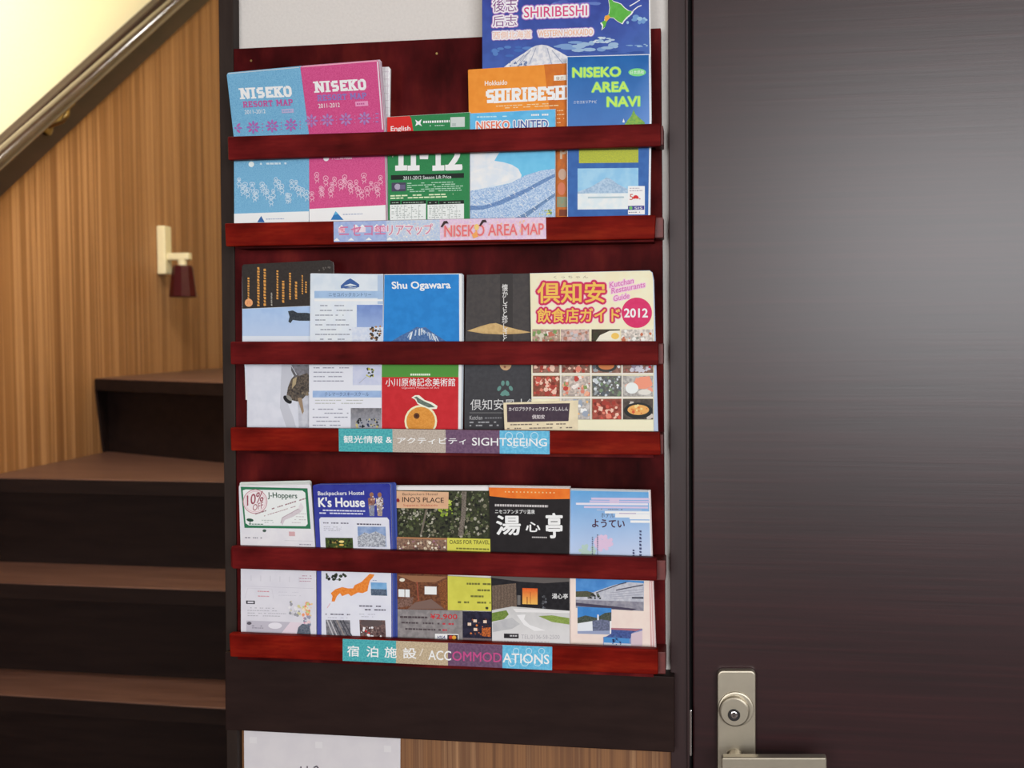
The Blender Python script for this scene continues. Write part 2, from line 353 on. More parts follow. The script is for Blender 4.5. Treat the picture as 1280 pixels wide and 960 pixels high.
# ------------------------------------------------------------------ brochure rack
BD, RB, RF = .018, .056, .068                 # front of back board, back and front of the rails
rc = onY(560, 838, .03)
rack = empty('brochure_rack', (rc.x, 0, rc.z), 'wall-hung mahogany-stained brochure rack with three tiers of rails', 'brochure rack')
part('back_board', slab([(290.5, 61), (826, 35), (832, 836), (297, 818)], BD, .0002, .001), M['board'], rack, 'dark red stained back board with rough varnish')
rails = [((284, 170.5), (826, 154), (826, 182.5), (285, 200)), ((280.5, 279), (820, 268.5), (818, 298.5), (282, 308)),
         ((287.5, 427), (823, 426.5), (823, 456.5), (288, 455.5)), ((287.5, 534.5), (825, 540), (826, 569), (288.5, 563.5)),
         ((288.5, 683), (821, 697.5), (821, 726.5), (290, 711)), ((286, 792), (822.5, 812), (822.5, 843.5), (287.5, 821))]
for i, rl in enumerate(rails):
    ro = part('front_rail', slab(rl, RF, RB, .0022, 3), M['rail_warm' if i in (1, 3, 5) else 'rail'], rack)
    (xl, yl), (xr_, yr), (xq, yq), (xw, yw) = rl
    # end blocks joining rail and board
    kx = onY(832 if i in (4, 5) else 829, yr, RB-.004).x
    for s in (0, 1):
        if s:
            z1_ = onY(xr_, yr+3, RB).z; z0_ = onY(xq, yq-1, RB).z; x0_ = onY(818, yr, RB).x; x1_ = kx
        else:
            z1_ = onY(xl, yl+3, RB).z; z0_ = onY(xw, yw-2, RB).z; x0_ = onY(288, yl, RB).x; x1_ = x0_+.008
        part('end_block', box(x0_, x1_, -RB-.0001+.0002, -BD-.0002, z0_, z1_, .001), M['endgrain'] if s else M['board'], rack)
    if i % 2:   # shelf floor behind each lower rail
        za_, zb_ = onY(xw, yw-3, RB).z, onY(xq, yq-3, RB).z
        xa_, xb_ = onY(297, yw, RB).x, onY(817, yq, RB).x
        bm = prism([(xa_, -RB+.0002, za_-.006), (xb_, -RB+.0002, zb_-.006), (xb_, -RB+.0002, zb_), (xa_, -RB+.0002, za_)], (0, RB-BD-.0005, 0))
        part('shelf', bm, M['board'], rack)
for (px, py) in ((314, 76), (546, 67)):
    c = onY(px, py, BD)
    part('screw', tube([(c.x, -BD+.001, c.z), (c.x, -BD-.0006, c.z)], [.0017, .0014], 12), M['brass'], rack)

# ------------------------------------------------------------------ printing on flat things
class Print:
    """vector artwork laid out in photo pixels on a set of real planes (lower leaf and leaning upper leaf)"""
    STEP = 6e-6
    def __init__(s, knots, cx, slope=0, lean=0):
        # knots: [(py, depth)...] bottom to top, measured at column cx
        s.planes = []; s.kinks = []; s.n = 0; s.slope = slope; s.lean = lean; s.cx = cx
        pts = [onY(cx, y, d) for y, d in knots]
        for a, b in zip(pts, pts[1:]):
            n = Vector((1, 0, 0)).cross(b-a).normalized()
            if n.y > 0: n = -n
            s.planes.append((a, n))
        for (y, d), p in list(zip(knots, pts))[1:-1]:
            # image line of the horizontal fold
            q = p + Vector((.1, 0, 0)); r = q-CAM; z = r.dot(fwd)
            qx, qy = 640+F*r.dot(rgt)/z, 480-F*r.dot(upv)/z
            s.kinks.append((cx, y, (qy-y)/(qx-cx)))
        s.bm = bmesh.new(); s.bm.loops.layers.float_color.new('inkA'); s.bm.loops.layers.float_color.new('inkB'); s.bm.loops.layers.float_color.new('grain')
        s.lay = s.bm.verts.layers.float.new('lift')
    def side(s, x, y):
        k = 0
        for cx, cy, m in s.kinks:
            if y < cy + m*(x-cx): k += 1
        return k
    def cut(s, bm):
        for cx, cy, m in s.kinks:
            bmesh.ops.bisect_plane(bm, geom=bm.verts[:]+bm.edges[:]+bm.faces[:], plane_co=(cx, -cy, 0), plane_no=Vector((m, 1, 0)), dist=1e-6)
    def place(s, bm, lift=None, back=0):
        fs = {}
        for v in bm.verts:
            x, y = v.co.x, -v.co.y
            # a vertex on a fold belongs to both planes; take the plane of its faces
            c = v.link_faces[0].calc_center_median() if v.link_faces else v.co
            fs[v] = s.side(c.x, -c.y)
        for v in bm.verts:
            p0, n = s.planes[min(fs[v], len(s.planes)-1)]
            q = hit(v.co.x, -v.co.y, p0, n)
            v.co = q + n*(v[lift] if lift else 0)
    def tilt(s, x, y, sl=None, le=None, c=None):
        sl = s.slope if sl is None else sl; le = s.lean if le is None else le
        c = c or (x, y)
        return (x + le*(y-c[1]), y + sl*(x-c[0]))
    def faces(s, polys, colA, colB=None, grain=.3, tb=None, dn=1):
        """polys in pixels; tb: per-call vertical gradient (ytop, ybottom, colour at bottom)"""
        s.n += dn; z = (s.n+4)*s.STEP
        a = s.bm.loops.layers.float_color['inkA']; b = s.bm.loops.layers.float_color['inkB']; g = s.bm.loops.layers.float_color['grain']
        la = s2l(colA); lb = s2l(colB) if colB else la
        lt = s2l(tb[2]) if tb else None
        for poly in polys:
            vs = []
            for x, y in poly:
                v = s.bm.verts.new((x, -y, 0)); v[s.lay] = z; vs.append(v)
            try: f = s.bm.faces.new(vs)
            except ValueError: continue
            f.normal_update()
            if f.normal.z < 0: f.normal_flip()
            for l in f.loops:
                ca, cb = la, lb
                if tb:
                    t = max(0, min(1, (-l.vert.co.y-tb[0])/(tb[1]-tb[0])))
                    ca = tuple(p*(1-t)+q*t for p, q in zip(la, lt)); cb = ca if not colB else tuple(p*(1-t)+q*t for p, q in zip(lb, lt))
                l[a] = (*[min(.86, c*PK) for c in ca], 1); l[b] = (*[min(.86, c*PK) for c in cb], 1); l[g] = (grain, 0, 0, 1)
    def poly(s, pts, colA, colB=None, grain=.3, tb=None): s.faces([pts], colA, colB, grain, tb)
    def rect(s, x0, y0, x1, y1, colA, colB=None, grain=.3, tb=None, sl=None, le=None):
        c = (x0, y0)
        s.poly([s.tilt(x, y, sl, le, c) for x, y in ((x0, y0), (x1, y0), (x1, y1), (x0, y1))], colA, colB, grain, tb)
    def disc(s, cx, cy, r, col, colB=None, grain=.3, ry=None, n=20, rot=0):
        ry = ry or r; c, q = math.cos(rot), math.sin(rot)
        s.poly([(cx + r*math.cos(t)*c - ry*math.sin(t)*q, cy + r*math.cos(t)*q + ry*math.sin(t)*c) for t in [2*math.pi*k/n for k in range(n)]], col, colB, grain)
    def ring(s, cx, cy, r, w, col, ry=None, n=24, a0=0, a1=360):
        ry = ry or r; P_ = []
        for k in range(n):
            t, u = math.radians(a0+(a1-a0)*k/n), math.radians(a0+(a1-a0)*(k+1)/n)
            P_.append([(cx+(r+w/2)*math.cos(t), cy+(ry+w/2)*math.sin(t)), (cx+(r+w/2)*math.cos(u), cy+(ry+w/2)*math.sin(u)), (cx+(r-w/2)*math.cos(u), cy+(ry-w/2)*math.sin(u)), (cx+(r-w/2)*math.cos(t), cy+(ry-w/2)*math.sin(t))])
        s.faces(P_, col)
    def line(s, pts, w, col):
        P_ = []
        for (x0, y0), (x1, y1) in zip(pts, pts[1:]):
            d = math.hypot(x1-x0, y1-y0) or 1; nx, ny = -(y1-y0)/d*w/2, (x1-x0)/d*w/2
            P_.append([(x0+nx, y0+ny), (x1+nx, y1+ny), (x1-nx, y1-ny), (x0-nx, y0-ny)])
        s.faces(P_, col)
    def speckle(s, x0, y0, x1, y1, n, cols, r0=1, r1=3, sl=None, flat=1.0):
        """torn little shapes filling a picture"""
        by = {}
        for _ in range(n):
            c = random.choice(cols); r = random.uniform(r0, r1); m = random.randint(4, 6); t0 = random.random()*6
            cx, cy = random.uniform(x0+r*.6, x1-r*.6), random.uniform(y0+r*.6*flat, y1-r*.6*flat)
            pts = [(cx+r*random.uniform(.6, 1)*math.cos(t0+6.283*k/m), cy+flat*r*random.uniform(.6, 1)*math.sin(t0+6.283*k/m)) for k in range(m)]
            pts = [(min(x1, max(x0, x)), min(y1, max(y0, y))) for x, y in pts]
            s.poly([s.tilt(x, y, sl, 0, (x0, y0)) for x, y in pts], c)
    def fine(s, x0, y0, x1, y1, rows, col, h=1.0, fill=.8, seg=(1.2, 3.4), gap=.75, sl=None, ragged=.25):
        """rows of print too small to read"""
        P_ = []
        for i in range(rows):
            y = y0 + (y1-y0)*(i+.5)/rows; x = x0; xe = x1 - random.random()*ragged*(x1-x0)
            while x < xe:
                l = random.uniform(*seg); e = min(x+l, xe)
                if random.random() < fill: P_.append([s.tilt(a_, b_, sl, None, (x0, y0)) for a_, b_ in ((x, y-h/2), (e, y-h/2), (e, y+h/2), (x, y+h/2))])
                x = e + gap
        if P_: s.faces(P_, col)
    def vfine(s, x, y0, y1, w, col, gap=1.0):
        P_ = []; y = y0
        while y < y1:
            l = random.uniform(w*.6, w*1.1)
            P_.append([(x-w/2, y), (x+w/2*random.uniform(.4, 1), y), (x+w/2, y+l), (x-w/2*random.uniform(.4, 1), y+l)]); y += l+gap
        s.faces(P_, col)
    def text(s, body, x0, y0, x1, y1, col, bold=0, halo=None, halo_w=2, sl=None, le=None, vertical=False, grad=None, italic=0, halo2=None, halo2_w=3, space=1):
        if vertical: body = '\n'.join(body)
        base, bb = glyphs(body, 0, vertical, space, italic)
        if not base: return
        bx0, by0, bx1, by1 = bb
        fs = (y1-y0)/(by1-by0)                       # pixels per em
        bw = bold*fs*.5                                 # stroke growth in pixels
        x0 += bw; x1 -= bw; y0 += bw; y1 -= bw
        kx, ky = (x1-x0)/(bx1-bx0), (y1-y0)/(by1-by0); c = ((x0+x1)/2, (y0+y1)/2)
        def stamp(r, colr, n, g=None):
            offs = ([(r*math.cos(6.28318*k/n), r*math.sin(6.28318*k/n)) for k in range(n)] if r > .05 else []) + [(0, 0)]
            for dx, dy in offs:
                s.faces([[s.tilt(x0+(x-bx0)*kx+dx, y1-(y-by0)*ky+dy, sl, le, c) for x, y in p] for p in base], colr, g, dn=.35)
        if halo2: stamp(bw+halo2_w, halo2, 14)
        if halo: stamp(bw+halo_w, halo, 12)
        stamp(bw, col, 8, grad)
    def slab_text(s, body, x0, y0, x1, y1, col, t=.27, serif=True, gap=.22, halo=None):
        """heavy slab-serif capitals drawn stroke by stroke"""
        G_ = {'N': (1.1, [[(.14, 1), (.14, 0)], [(.14, 0), (.86, 1)], [(.86, 1), (.86, 0)]], [(.14, 1), (.1, 0), (.86, 0)]),
              'I': (.6, [[(.5, 0), (.5, 1)]], [(.5, 0), (.5, 1)]),
              'S': (.9, [[(.92, .12), (.12, .12)], [(.14, .12), (.14, .5)], [(.1, .5), (.9, .5)], [(.86, .5), (.86, .88)], [(.08, .88), (.88, .88)]], []),
              'E': (.9, [[(.2, 0), (.2, 1)], [(0, .11), (.95, .11)], [(.2, .5), (.8, .5)], [(0, .89), (.95, .89)], [(.88, 0), (.88, .28)], [(.88, .72), (.88, 1)]], []),
              'K': (1.05, [[(.17, 0), (.17, 1)], [(.84, .02), (.3, .56)], [(.42, .42), (.86, .98)]], [(.17, 0), (.17, 1), (.84, 0), (.86, 1)]),
              'O': (.95, [[(.3, .1), (.7, .1), (.88, .26), (.88, .74), (.7, .9), (.3, .9), (.12, .74), (.12, .26), (.3, .1)]], []),
              'R': (1.0, [[(.17, 0), (.17, 1)], [(0, .1), (.7, .1), (.86, .2), (.86, .38), (.7, .52), (.2, .52)], [(.5, .5), (.84, .98)]], [(.17, 1), (.88, 1)]),
              'T': (.9, [[(.5, 0), (.5, 1)], [(.04, .11), (.96, .11)], [(.08, .1), (.08, .32)], [(.92, .1), (.92, .32)]], [(.5, 1)]),
              'M': (1.3, [[(.13, 1), (.13, 0)], [(.13, 0), (.5, .72)], [(.5, .72), (.87, 0)], [(.87, 0), (.87, 1)]], [(.13, 1), (.87, 1), (.1, 0), (.9, 0)]),
              'A': (1.05, [[(.14, 1), (.5, .02)], [(.5, .02), (.86, 1)], [(.26, .66), (.74, .66)]], [(.14, 1), (.86, 1)]),
              'P': (.95, [[(.17, 0), (.17, 1)], [(0, .1), (.7, .1), (.88, .2), (.88, .42), (.7, .56), (.2, .56)]], [(.17, 1)]),
              'H': (1.0, [[(.15, 0), (.15, 1)], [(.85, 0), (.85, 1)], [(.15, .5), (.85, .5)]], [(.15, 0), (.15, 1), (.85, 0), (.85, 1)]),
              'B': (.95, [[(.17, 0), (.17, 1)], [(0, .1), (.7, .1), (.84, .2), (.84, .38), (.74, .5), (.2, .5)], [(.74, .5), (.88, .62), (.88, .8), (.72, .9), (0, .9)]], []),
              ' ': (.45, [], [])}
        tot = sum(G_[c][0]+gap for c in body)-gap; u = (x1-x0)/tot; h = y1-y0; x = x0; cc = ((x0+x1)/2, (y0+y1)/2); tt = t*u
        for ch in body:
            w_, st_, se = G_[ch]; w_ *= u
            for pl in st_:
                q = [s.tilt(x+px*w_, y0+tt*.1+py*(h-tt*.2), None, None, cc) for px, py in pl]
                s.line(q, tt, col)
                for p_ in q[1:-1]: s.disc(p_[0], p_[1], tt*.5, col, n=8)
            if serif:
                for px, py in se:
                    a_ = s.tilt(x+px*w_-tt*.95, y0+py*h+(tt*.3 if py < .5 else -tt*.3), None, None, cc); b_ = s.tilt(x+px*w_+tt*.95, y0+py*h+(tt*.3 if py < .5 else -tt*.3), None, None, cc)
                    s.line([a_, b_], tt*.6, col)
            x += w_ + gap*u
    def finish(s, parent, name='cover_print'):
        s.cut(s.bm); s.place(s.bm, s.bm.verts.layers.float['lift'])
        return obj(name, s.bm, M['print'], parent)
    def body(s, outline, th, name, label, cat, group=None, mat='paper', shift=(0, 0), back=0):
        bm = bmesh.new(); f = bm.faces.new([bm.verts.new((x, -y, 0)) for x, y in outline]); s.cut(bm); s.place(bm)
        r = bmesh.ops.extrude_face_region(bm, geom=bm.faces[:])
        for g in r['geom']:
            if isinstance(g, bmesh.types.BMVert): g.co.y += th
        for v in bm.verts: v.co += Vector((shift[0], back, shift[1]))
        bmesh.ops.recalc_face_normals(bm, faces=bm.faces)
        o = obj(name, bm, M[mat] if isinstance(mat, str) else mat); return tag(o, label, cat, group)
_gc = {}
def glyphs(body, off, vertical, space, italic):
    key = (body, round(off, 3), vertical, space, italic)
    if key in _gc: return _gc[key]
    c = bpy.data.curves.new('t', 'FONT'); c.body = body; c.resolution_u = 3; c.offset = off; c.space_character = space; c.shear = italic
    c.fill_mode = 'FRONT'
    if vertical: c.align_x = 'CENTER'; c.space_line = .82
    o = bpy.data.objects.new('t', c); COL.objects.link(o)
    me = bpy.data.meshes.new_from_object(o.evaluated_get(bpy.context.evaluated_depsgraph_get()))
    P_ = [[(me.vertices[i].co.x, me.vertices[i].co.y) for i in p.vertices] for p in me.polygons]
    bpy.data.objects.remove(o); bpy.data.curves.remove(c); bpy.data.meshes.remove(me)
    xs = [x for p in P_ for x, y in p]; ys_ = [y for p in P_ for x, y in p]
    bb = (min(xs), min(ys_), max(xs), max(ys_)) if xs else None
    _gc[key] = (P_, bb); return _gc[key]
paper_mats = {}
def pmat(c):
    if c not in paper_mats: paper_mats[c] = plain('leaflet_paper', c, .5, 0, .3)
    return paper_mats[c]
def pile(pr, outline, n, th, step, name, label, group, col=(228, 226, 228), cat='leaflet', dx=0.0012, dz=.0008):
    """more copies tucked behind the front one, each its own thing"""
    o = pr.body(outline, th, name, label, cat, group, pmat(col), (dx, dz), step)
    for i in range(1, n):
        c = o.copy(); COL.objects.link(c)
        c.location = o.location + Vector((dx*i*random.uniform(.5, 1.2), step*i, dz*i*random.uniform(.3, 1.1)))
WHITE = (236, 234, 238)

B1 = lambda x: 303.5-.0177*(x-282)
B2 = lambda x: 559.8+.0099*(x-288)
B3 = lambda x: 817+.0421*(x-287)
GREY = (120, 118, 128)

# ---- tier 1, pale blue map
p = Print([(302, .052), (173, .0545), (87, .0765)], 338, -.05, .12)
ol = [(283.5, 94), (285, 91), (374, 82.7), (376.2, 84.5), (386.3, 167), (386.6, B1(386)), (293, B1(293)), (292.3, 172)]
b = p.body(ol, .002, 'folded_map', 'pale blue folded resort map with white title, far left of the top tier', 'map')
p.poly(ol, (100, 158, 198), (126, 182, 212), .55)
p.line([(285, 92), (374, 84.2)], 1.0, (190, 198, 205))
p.slab_text('NISEKO', 301, 108.6, 364, 122.4, (250, 250, 252), .36)
p.slab_text('RESORT MAP', 304, 125.2, 366, 133, (186, 82, 148), .28)
p.text('2011-2012', 306, 137, 332, 142, (235, 238, 245), .01)
p.rect(352, 136.5, 367, 141.5, (178, 170, 205)); p.fine(353.5, 137.5, 365.5, 140.5, 1, (110, 160, 200), 1.4)
def flower(p, cx, cy, r, c, d, ks=range(8)):
    for k in ks:
        a = math.pi*k/4
        x, y = cx+r*.62*math.cos(a), cy+r*.62*math.sin(a)
        p.disc(x, y, r*.36, c if k % 2 else d, ry=r*.17, n=8, rot=a)
    p.disc(cx, cy, r*.16, d, n=8)
flower(p, 294.5, 160, 8.5, (178, 96, 165), (160, 104, 178), (0, 1, 7))
for cx, cy in ((316.8, 159), (340.4, 157.4), (363.9, 156)):
    flower(p, cx, cy, 8.5, (178, 96, 165), (160, 104, 178))
    for q in (-4, 0, 4): p.disc(cx+11.5, cy+q, .9, (176, 110, 170), n=6)
def revellers(p, x0, x1, y0, y1, sl, c):
    n = 22
    for i in range(n):
        x = x0 + (x1-x0)*(i+.5)/n + random.uniform(-2, 2); y = random.uniform(y0, y1) + sl*(x-x0)
        p.ring(x, y, random.uniform(2, 3.4), .9, c, n=9, ry=random.uniform(1.8, 3))
        p.disc(x, y+.6, 1.1, c, n=6)
        p.line([(x-3, y+5), (x-1, y+3), (x+1.5, y+3.4), (x+3, y+6), (x, y+8), (x-2.5, y+6)], .9, c)
        p.line([(x-.5, y+8), (x-1.5, y+11)], .8, c); p.line([(x+1.5, y+7), (x+2.5, y+10)], .8, c)
p.disc(314.5, 205.5, 3.5, (220, 232, 242)); p.fine(321, 203, 359, 207, 1, (200, 220, 236), 2.4, seg=(2, 5), gap=.8, sl=-.02, ragged=0)
revellers(p, 297, 384, 223, 249, -.03, (196, 216, 230))
p.poly([(293.2, 267.3), (386.6, 264.2), (386.6, 290), (293.3, 290)], (228, 232, 240))
p.poly([(327, 270), (331.5, 278), (322, 278)], (50, 100, 160)); p.fine(333, 273, 358, 275, 1, (150, 165, 195), 1.1, sl=-.02)
p.finish(b)
pile(p, ol, 3, .0018, .0022, 'folded_map', 'pale blue folded resort map tucked behind the front one of its pile', 'spare pale blue maps', (150, 185, 205), 'map', .0003, .0006)

# ---- tier 1, pink map
p = Print([(302, .0528), (170, .0553), (79, .079)], 430, -.055, .10)
ol = [(375.5, 84.5), (377, 82.5), (471.5, 75), (473.5, 77.5), (480, 162), (483.8, B1(483)), (387, B1(387)), (386.2, 167)]
b = p.body(ol, .0024, 'folded_map', 'pink folded resort map with white title, second from left in the top tier', 'map')
p.poly(ol, (196, 66, 124), (210, 90, 142), .55)
p.line([(377, 83.6), (471.5, 76)], 1.2, (232, 170, 190)); p.line([(471.8, 77), (478.4, 162)], 1.5, (226, 214, 224))
p.slab_text('NISEKO', 394, 100.2, 457, 114.2, (252, 250, 252), .36)
p.slab_text('RESORT MAP', 397, 117, 458, 124.8, (136, 120, 186), .28)
p.text('2011-2012', 398, 129, 425, 134.5, (240, 232, 242), .01)
p.rect(444, 127, 460, 133, (225, 150, 190)); p.fine(446, 128, 458.5, 132, 1, (190, 80, 140), 2)
for cx, cy in ((389.6, 151), (409.5, 150), (432.5, 149), (455.8, 147.8), (477, 147)):
    if cx > 470: 
        for k in range(3): p.disc(471.5, cy-5+k*5, 2.2, (165, 120, 180), ry=1, n=8)
    else: flower(p, cx, cy, 8.5, (176, 136, 186), (158, 120, 184))
    if cx < 470:
        for q in (-4, 0, 4): p.disc(cx+11.3, cy+q, .9, (190, 120, 170), n=6)
p.disc(408, 198, 3.6, (244, 226, 236)); p.text('八王鮮略図', 415, 194.3, 440, 199.5, (240, 214, 230), .01, sl=-.03, le=0)
revellers(p, 390, 479, 218, 243, -.04, (232, 172, 196))
p.poly([(387.2, 261.4), (482.5, 256.4), (483.2, 290), (387.2, 290)], (232, 232, 240))
p.poly([(420, 264), (430, 275), (414, 275)], (50, 120, 180)); p.poly([(420, 264), (423.5, 267.5), (418, 269)], (90, 170, 210))
p.fine(429, 267, 456, 269.4, 1, (160, 170, 195), 1.2, sl=-.03)
p.finish(b)
pile(p, ol, 2, .0022, .0026, 'folded_map', 'pink folded resort map tucked behind the front one of its pile', 'spare pink maps', (214, 190, 204), 'map', .0009, .0008)
# white-paged booklet peeping out behind the pink map
p = Print([(302, .0435), (160, .046), (82, .060)], 445, -.02, 0)
ol = [(405, 86), (486, 83.5), (488, 86), (487, 163), (486.5, B1(486)), (405, B1(405))]
b = p.body(ol, .0035, 'booklet', 'white booklet with page edges showing at the right of the pink map', 'booklet')
p.poly(ol, (222, 218, 222), (232, 230, 232), .2)
for y in range(90, 160, 9): p.line([(474, y), (486, y-.4)], .5, (190, 176, 186))
p.line([(480, 84.5), (483, 162)], .6, (196, 186, 194)); p.line([(484, 84.5), (485.5, 162)], .6, (196, 186, 194))
p.finish(b)

# ---- tier 1, green lift leaflet
p = Print([(302, .0500), (140, .0545)], 535, -.03, 0)
ol = [(484, 146.5), (587, 140.5), (587, B1(587)), (485.5, B1(485))]
b = p.body(ol, .0018, 'leaflet', 'green lift price leaflet with a red corner and big white numerals', 'leaflet')
G = (40, 124, 72)
p.poly(ol, G, (44, 130, 76), .3)
p.poly([(484, 146.5), (512, 145), (514, 148), (517, 166), (484, 168)], (206, 40, 38))
p.text('English', 488.5, 157.5, 513, 165.5, (250, 240, 240), .02)
p.poly([(519, 149.5), (523, 152), (527, 148.8), (525.5, 154.2), (527.5, 157.8), (523, 155.5), (519, 157.6), (520.6, 153.6)], (240, 245, 240))
p.fine(529, 150.5, 562, 154.5, 1, (230, 240, 232), 2.8, seg=(1.6, 2.4), gap=.9, ragged=0, fill=1); p.fine(537, 156.5, 561, 158, 1, (190, 215, 200), 1)
p.rect(563, 146.6, 581, 159, (196, 204, 200)); p.rect(565, 154, 570, 158, (170, 182, 178))
WW = (246, 250, 247)
for x in (494, 509.5, 540.5):
    p.rect(x, 207, x+15, 213.6, WW); p.rect(x+4, 182, x+10.5, 208, WW)
p.text('2', 556, 180, 578, 213, WW, .06); p.rect(556.5, 206, 577.5, 212.6, WW)
p.poly([(488, 190), (493, 190), (491, 197)], WW); p.poly([(524, 190), (536, 190), (535, 199), (525, 199)], WW)
p.rect(488.7, 219, 580, 225, (22, 30, 26)); p.text('2011-2012 Season Lift Price', 504, 219.6, 564, 224, (225, 235, 228), .01)
p.rect(489.5, 228.5, 507.5, 239.5, (70, 66, 88)); p.disc(497, 233.5, 3.8, (165, 160, 180)); p.rect(500, 231, 506.5, 236.5, (100, 92, 124))
p.fine(509, 228, 580, 241, 5, (176, 212, 188), 1.0, seg=(2, 7), gap=.9)
p.fine(488, 243.4, 580, 249.5, 2, (214, 234, 190), 1.6, seg=(3, 8), gap=1)
for x0, x1 in ((488, 500.5), (502, 532.5), (534.5, 548), (549, 580)): p.rect(x0, 251, x1, 256, (24, 32, 28)); p.fine(x0+2, 252.5, x1-2, 254.5, 1, (160, 180, 165), 1, ragged=.1)
for x0, x1 in ((487.5, 532.5), (534.5, 580)):
    p.rect(x0, 256, x1, 286, (226, 230, 228))
    p.fine(x0+2, 257, x1-2, 273, 7, (160, 168, 165), .9, seg=(1.5, 4), gap=1.6)
    for k in range(1, 5): p.line([(x0+k*(x1-x0)/5, 256.5), (x0+k*(x1-x0)/5, 274)], .5, (170, 178, 175))
p.finish(b)
pile(p, ol, 2, .0015, .0019, 'leaflet', 'green lift price leaflet tucked behind the front one', 'spare green lift price leaflets', (200, 212, 204), 'leaflet', .0002, .0005)

# ---- tier 1, sky blue ski leaflet
p = Print([(302, .0500), (136, .0545)], 640, -.025, 0)
ol = [(587.6, 142), (694, 136.6), (693.5, B1(693)), (587.8, B1(588))]
b = p.body(ol, .0018, 'leaflet', 'sky blue ski leaflet with clouds over ploughed snowy slopes', 'leaflet')
p.poly(ol, (86, 172, 220), (100, 182, 226), .05, tb=(142, 245, (128, 205, 232)))
p.fine(596, 144.5, 640, 148, 1, (190, 222, 240), 1.4, seg=(2, 6), gap=.8); p.fine(664, 142, 686, 145.5, 1, (235, 244, 250), 2.2, seg=(1.6, 2.6), gap=.6)
p.text('NISEKO', 595.5, 151.3, 637, 162, (222, 116, 92), .03, halo=(246, 240, 236), halo_w=1.1)
p.text('UNITED', 642, 150.2, 685, 161, (72, 96, 160), .03, halo=(236, 240, 246), halo_w=1.1)
p.poly([(587.8, 188), (628, 186), (622, 194), (618, 201), (630, 203), (640, 206), (648, 211), (652, 219), (650, 226), (587.8, 240)], (226, 228, 232), (206, 218, 230), .03)
p.poly([(587.8, 215), (610, 208), (630, 212), (646, 222), (587.8, 240)], (238, 236, 236), (214, 222, 232), .03)
p.poly([(587.8, 238.4), (620, 233), (637.5, 229), (657, 219), (677, 213), (693.8, 211), (693.8, 290), (587.8, 292)], (196, 212, 232), (140, 172, 212), .35)
p.poly([(587.8, 257), (605, 257), (624, 251), (645, 241), (659, 235), (675, 226), (693.8, 217), (693.8, 221), (672, 233), (652, 244), (626, 256), (604, 262), (587.8, 263)], (92, 124, 172), (118, 150, 196), .4)
p.poly([(640, 274), (653, 268), (672, 256), (693.8, 241), (693.8, 245), (676, 258), (660, 270), (656, 276)], (92, 122, 160), (120, 150, 190), .4)
for k in range(70):
    x = random.uniform(589, 692); y = 240-(x-588)*.24 + random.uniform(4, 46)
    if y < 278: p.line([(x, y), (x+3, y+2.6)], .6, random.choice([(236, 240, 246), (118, 152, 200)]))
p.speckle(674, 262, 690, 269, 22, [(214, 206, 60), (120, 150, 90), (225, 215, 110)], .6, 1.8)
p.finish(b)
pile(p, ol, 2, .0015, .0019, 'leaflet', 'sky blue ski leaflet tucked behind the front one', 'spare sky blue ski leaflets', (206, 214, 222), 'leaflet', .0002, .0005)

# ---- tier 1, orange booklet
p = Print([(302, .0425), (80, .0465)], 655, -.05, 0)
ol = [(585, 88), (586, 87), (722, 78.2), (723, 80), (722, B1(722)), (589, B1(589))]
b = p.body(ol, .003, 'booklet', 'orange guide booklet with blocky white title behind the sky blue leaflet', 'booklet')
p.poly(ol, (226, 138, 46), (230, 144, 52), .05)
p.poly([(680, 80.6), (722, 78.5), (722, B1(722)), (694, B1(694)), (692, 180)], (206, 116, 40), (198, 106, 38), .05)
p.text('Hokkaido', 606, 100.5, 634, 106.5, (250, 240, 226), .02)
p.slab_text('SHIRIBESHI', 608, 109, 714, 126.8, (252, 246, 238), .38, gap=.14)
for x in range(612, 708, 11): p.rect(x, 116-.05*(x-612)+1, x+4, 117.2-.05*(x-612)+1, (232, 170, 110))
p.rect(692.5, 94.5, 708, 101, (240, 232, 222)); p.text('後志', 695, 95.4, 705, 100.2, (150, 110, 90), .01)
p.fine(620, 131.5, 706, 137, 2, (244, 206, 160), 1.1, seg=(2, 6), gap=.9); p.fine(696, 136, 707, 156, 4, (236, 190, 140), 1.2)
p.rect(693, 182, 709, 270, (196, 108, 44), (178, 100, 50), .1, sl=0)
p.text('P', 700, 184, 709, 199, (200, 176, 150), .05, sl=0, le=0)
p.disc(703, 218, 5, (190, 160, 140), ry=7); p.disc(702, 236, 5, (204, 120, 90), ry=8); p.rect(696, 246, 709, 259, (130, 146, 122), (150, 140, 110), .2, sl=0)
p.rect(699, 262, 709, 270, (120, 60, 40), sl=0)
p.finish(b)

# ---- tier 1, tall deep blue booklet
p = Print([(302, .0335), (-30, .040)], 708, -.035, 0)
ol = [(602.5, -22), (812, -29), (814.4, 150), (812, B1(812)), (604, B1(604))]
b = p.body(ol, .006, 'booklet', 'tall deep blue regional guide with snow peak and pink title, reaching above the rack', 'booklet')
p.poly(ol, (48, 56, 140), (56, 70, 156), .03, tb=(0, 85, (82, 128, 192)))
p.line([(811.6, -28), (813.8, 150)], 1.6, (226, 228, 236))
def cloud(p, cx, cy, w, h, n, c1, c2):
    for k in range(n):
        t = random.uniform(-1, 1); x = cx+t*w; y = cy+random.uniform(-1, 1)*h*(1-abs(t)*.6)
        p.disc(x, y, random.uniform(.1, .3)*w, random.choice([c1, c2]), ry=random.uniform(.15, .4)*h, n=9)
cloud(p, 730, 4, 34, 6, 10, (76, 92, 170), (96, 120, 186)); cloud(p, 795, 24, 14, 8, 12, (150, 186, 214), (110, 150, 200))
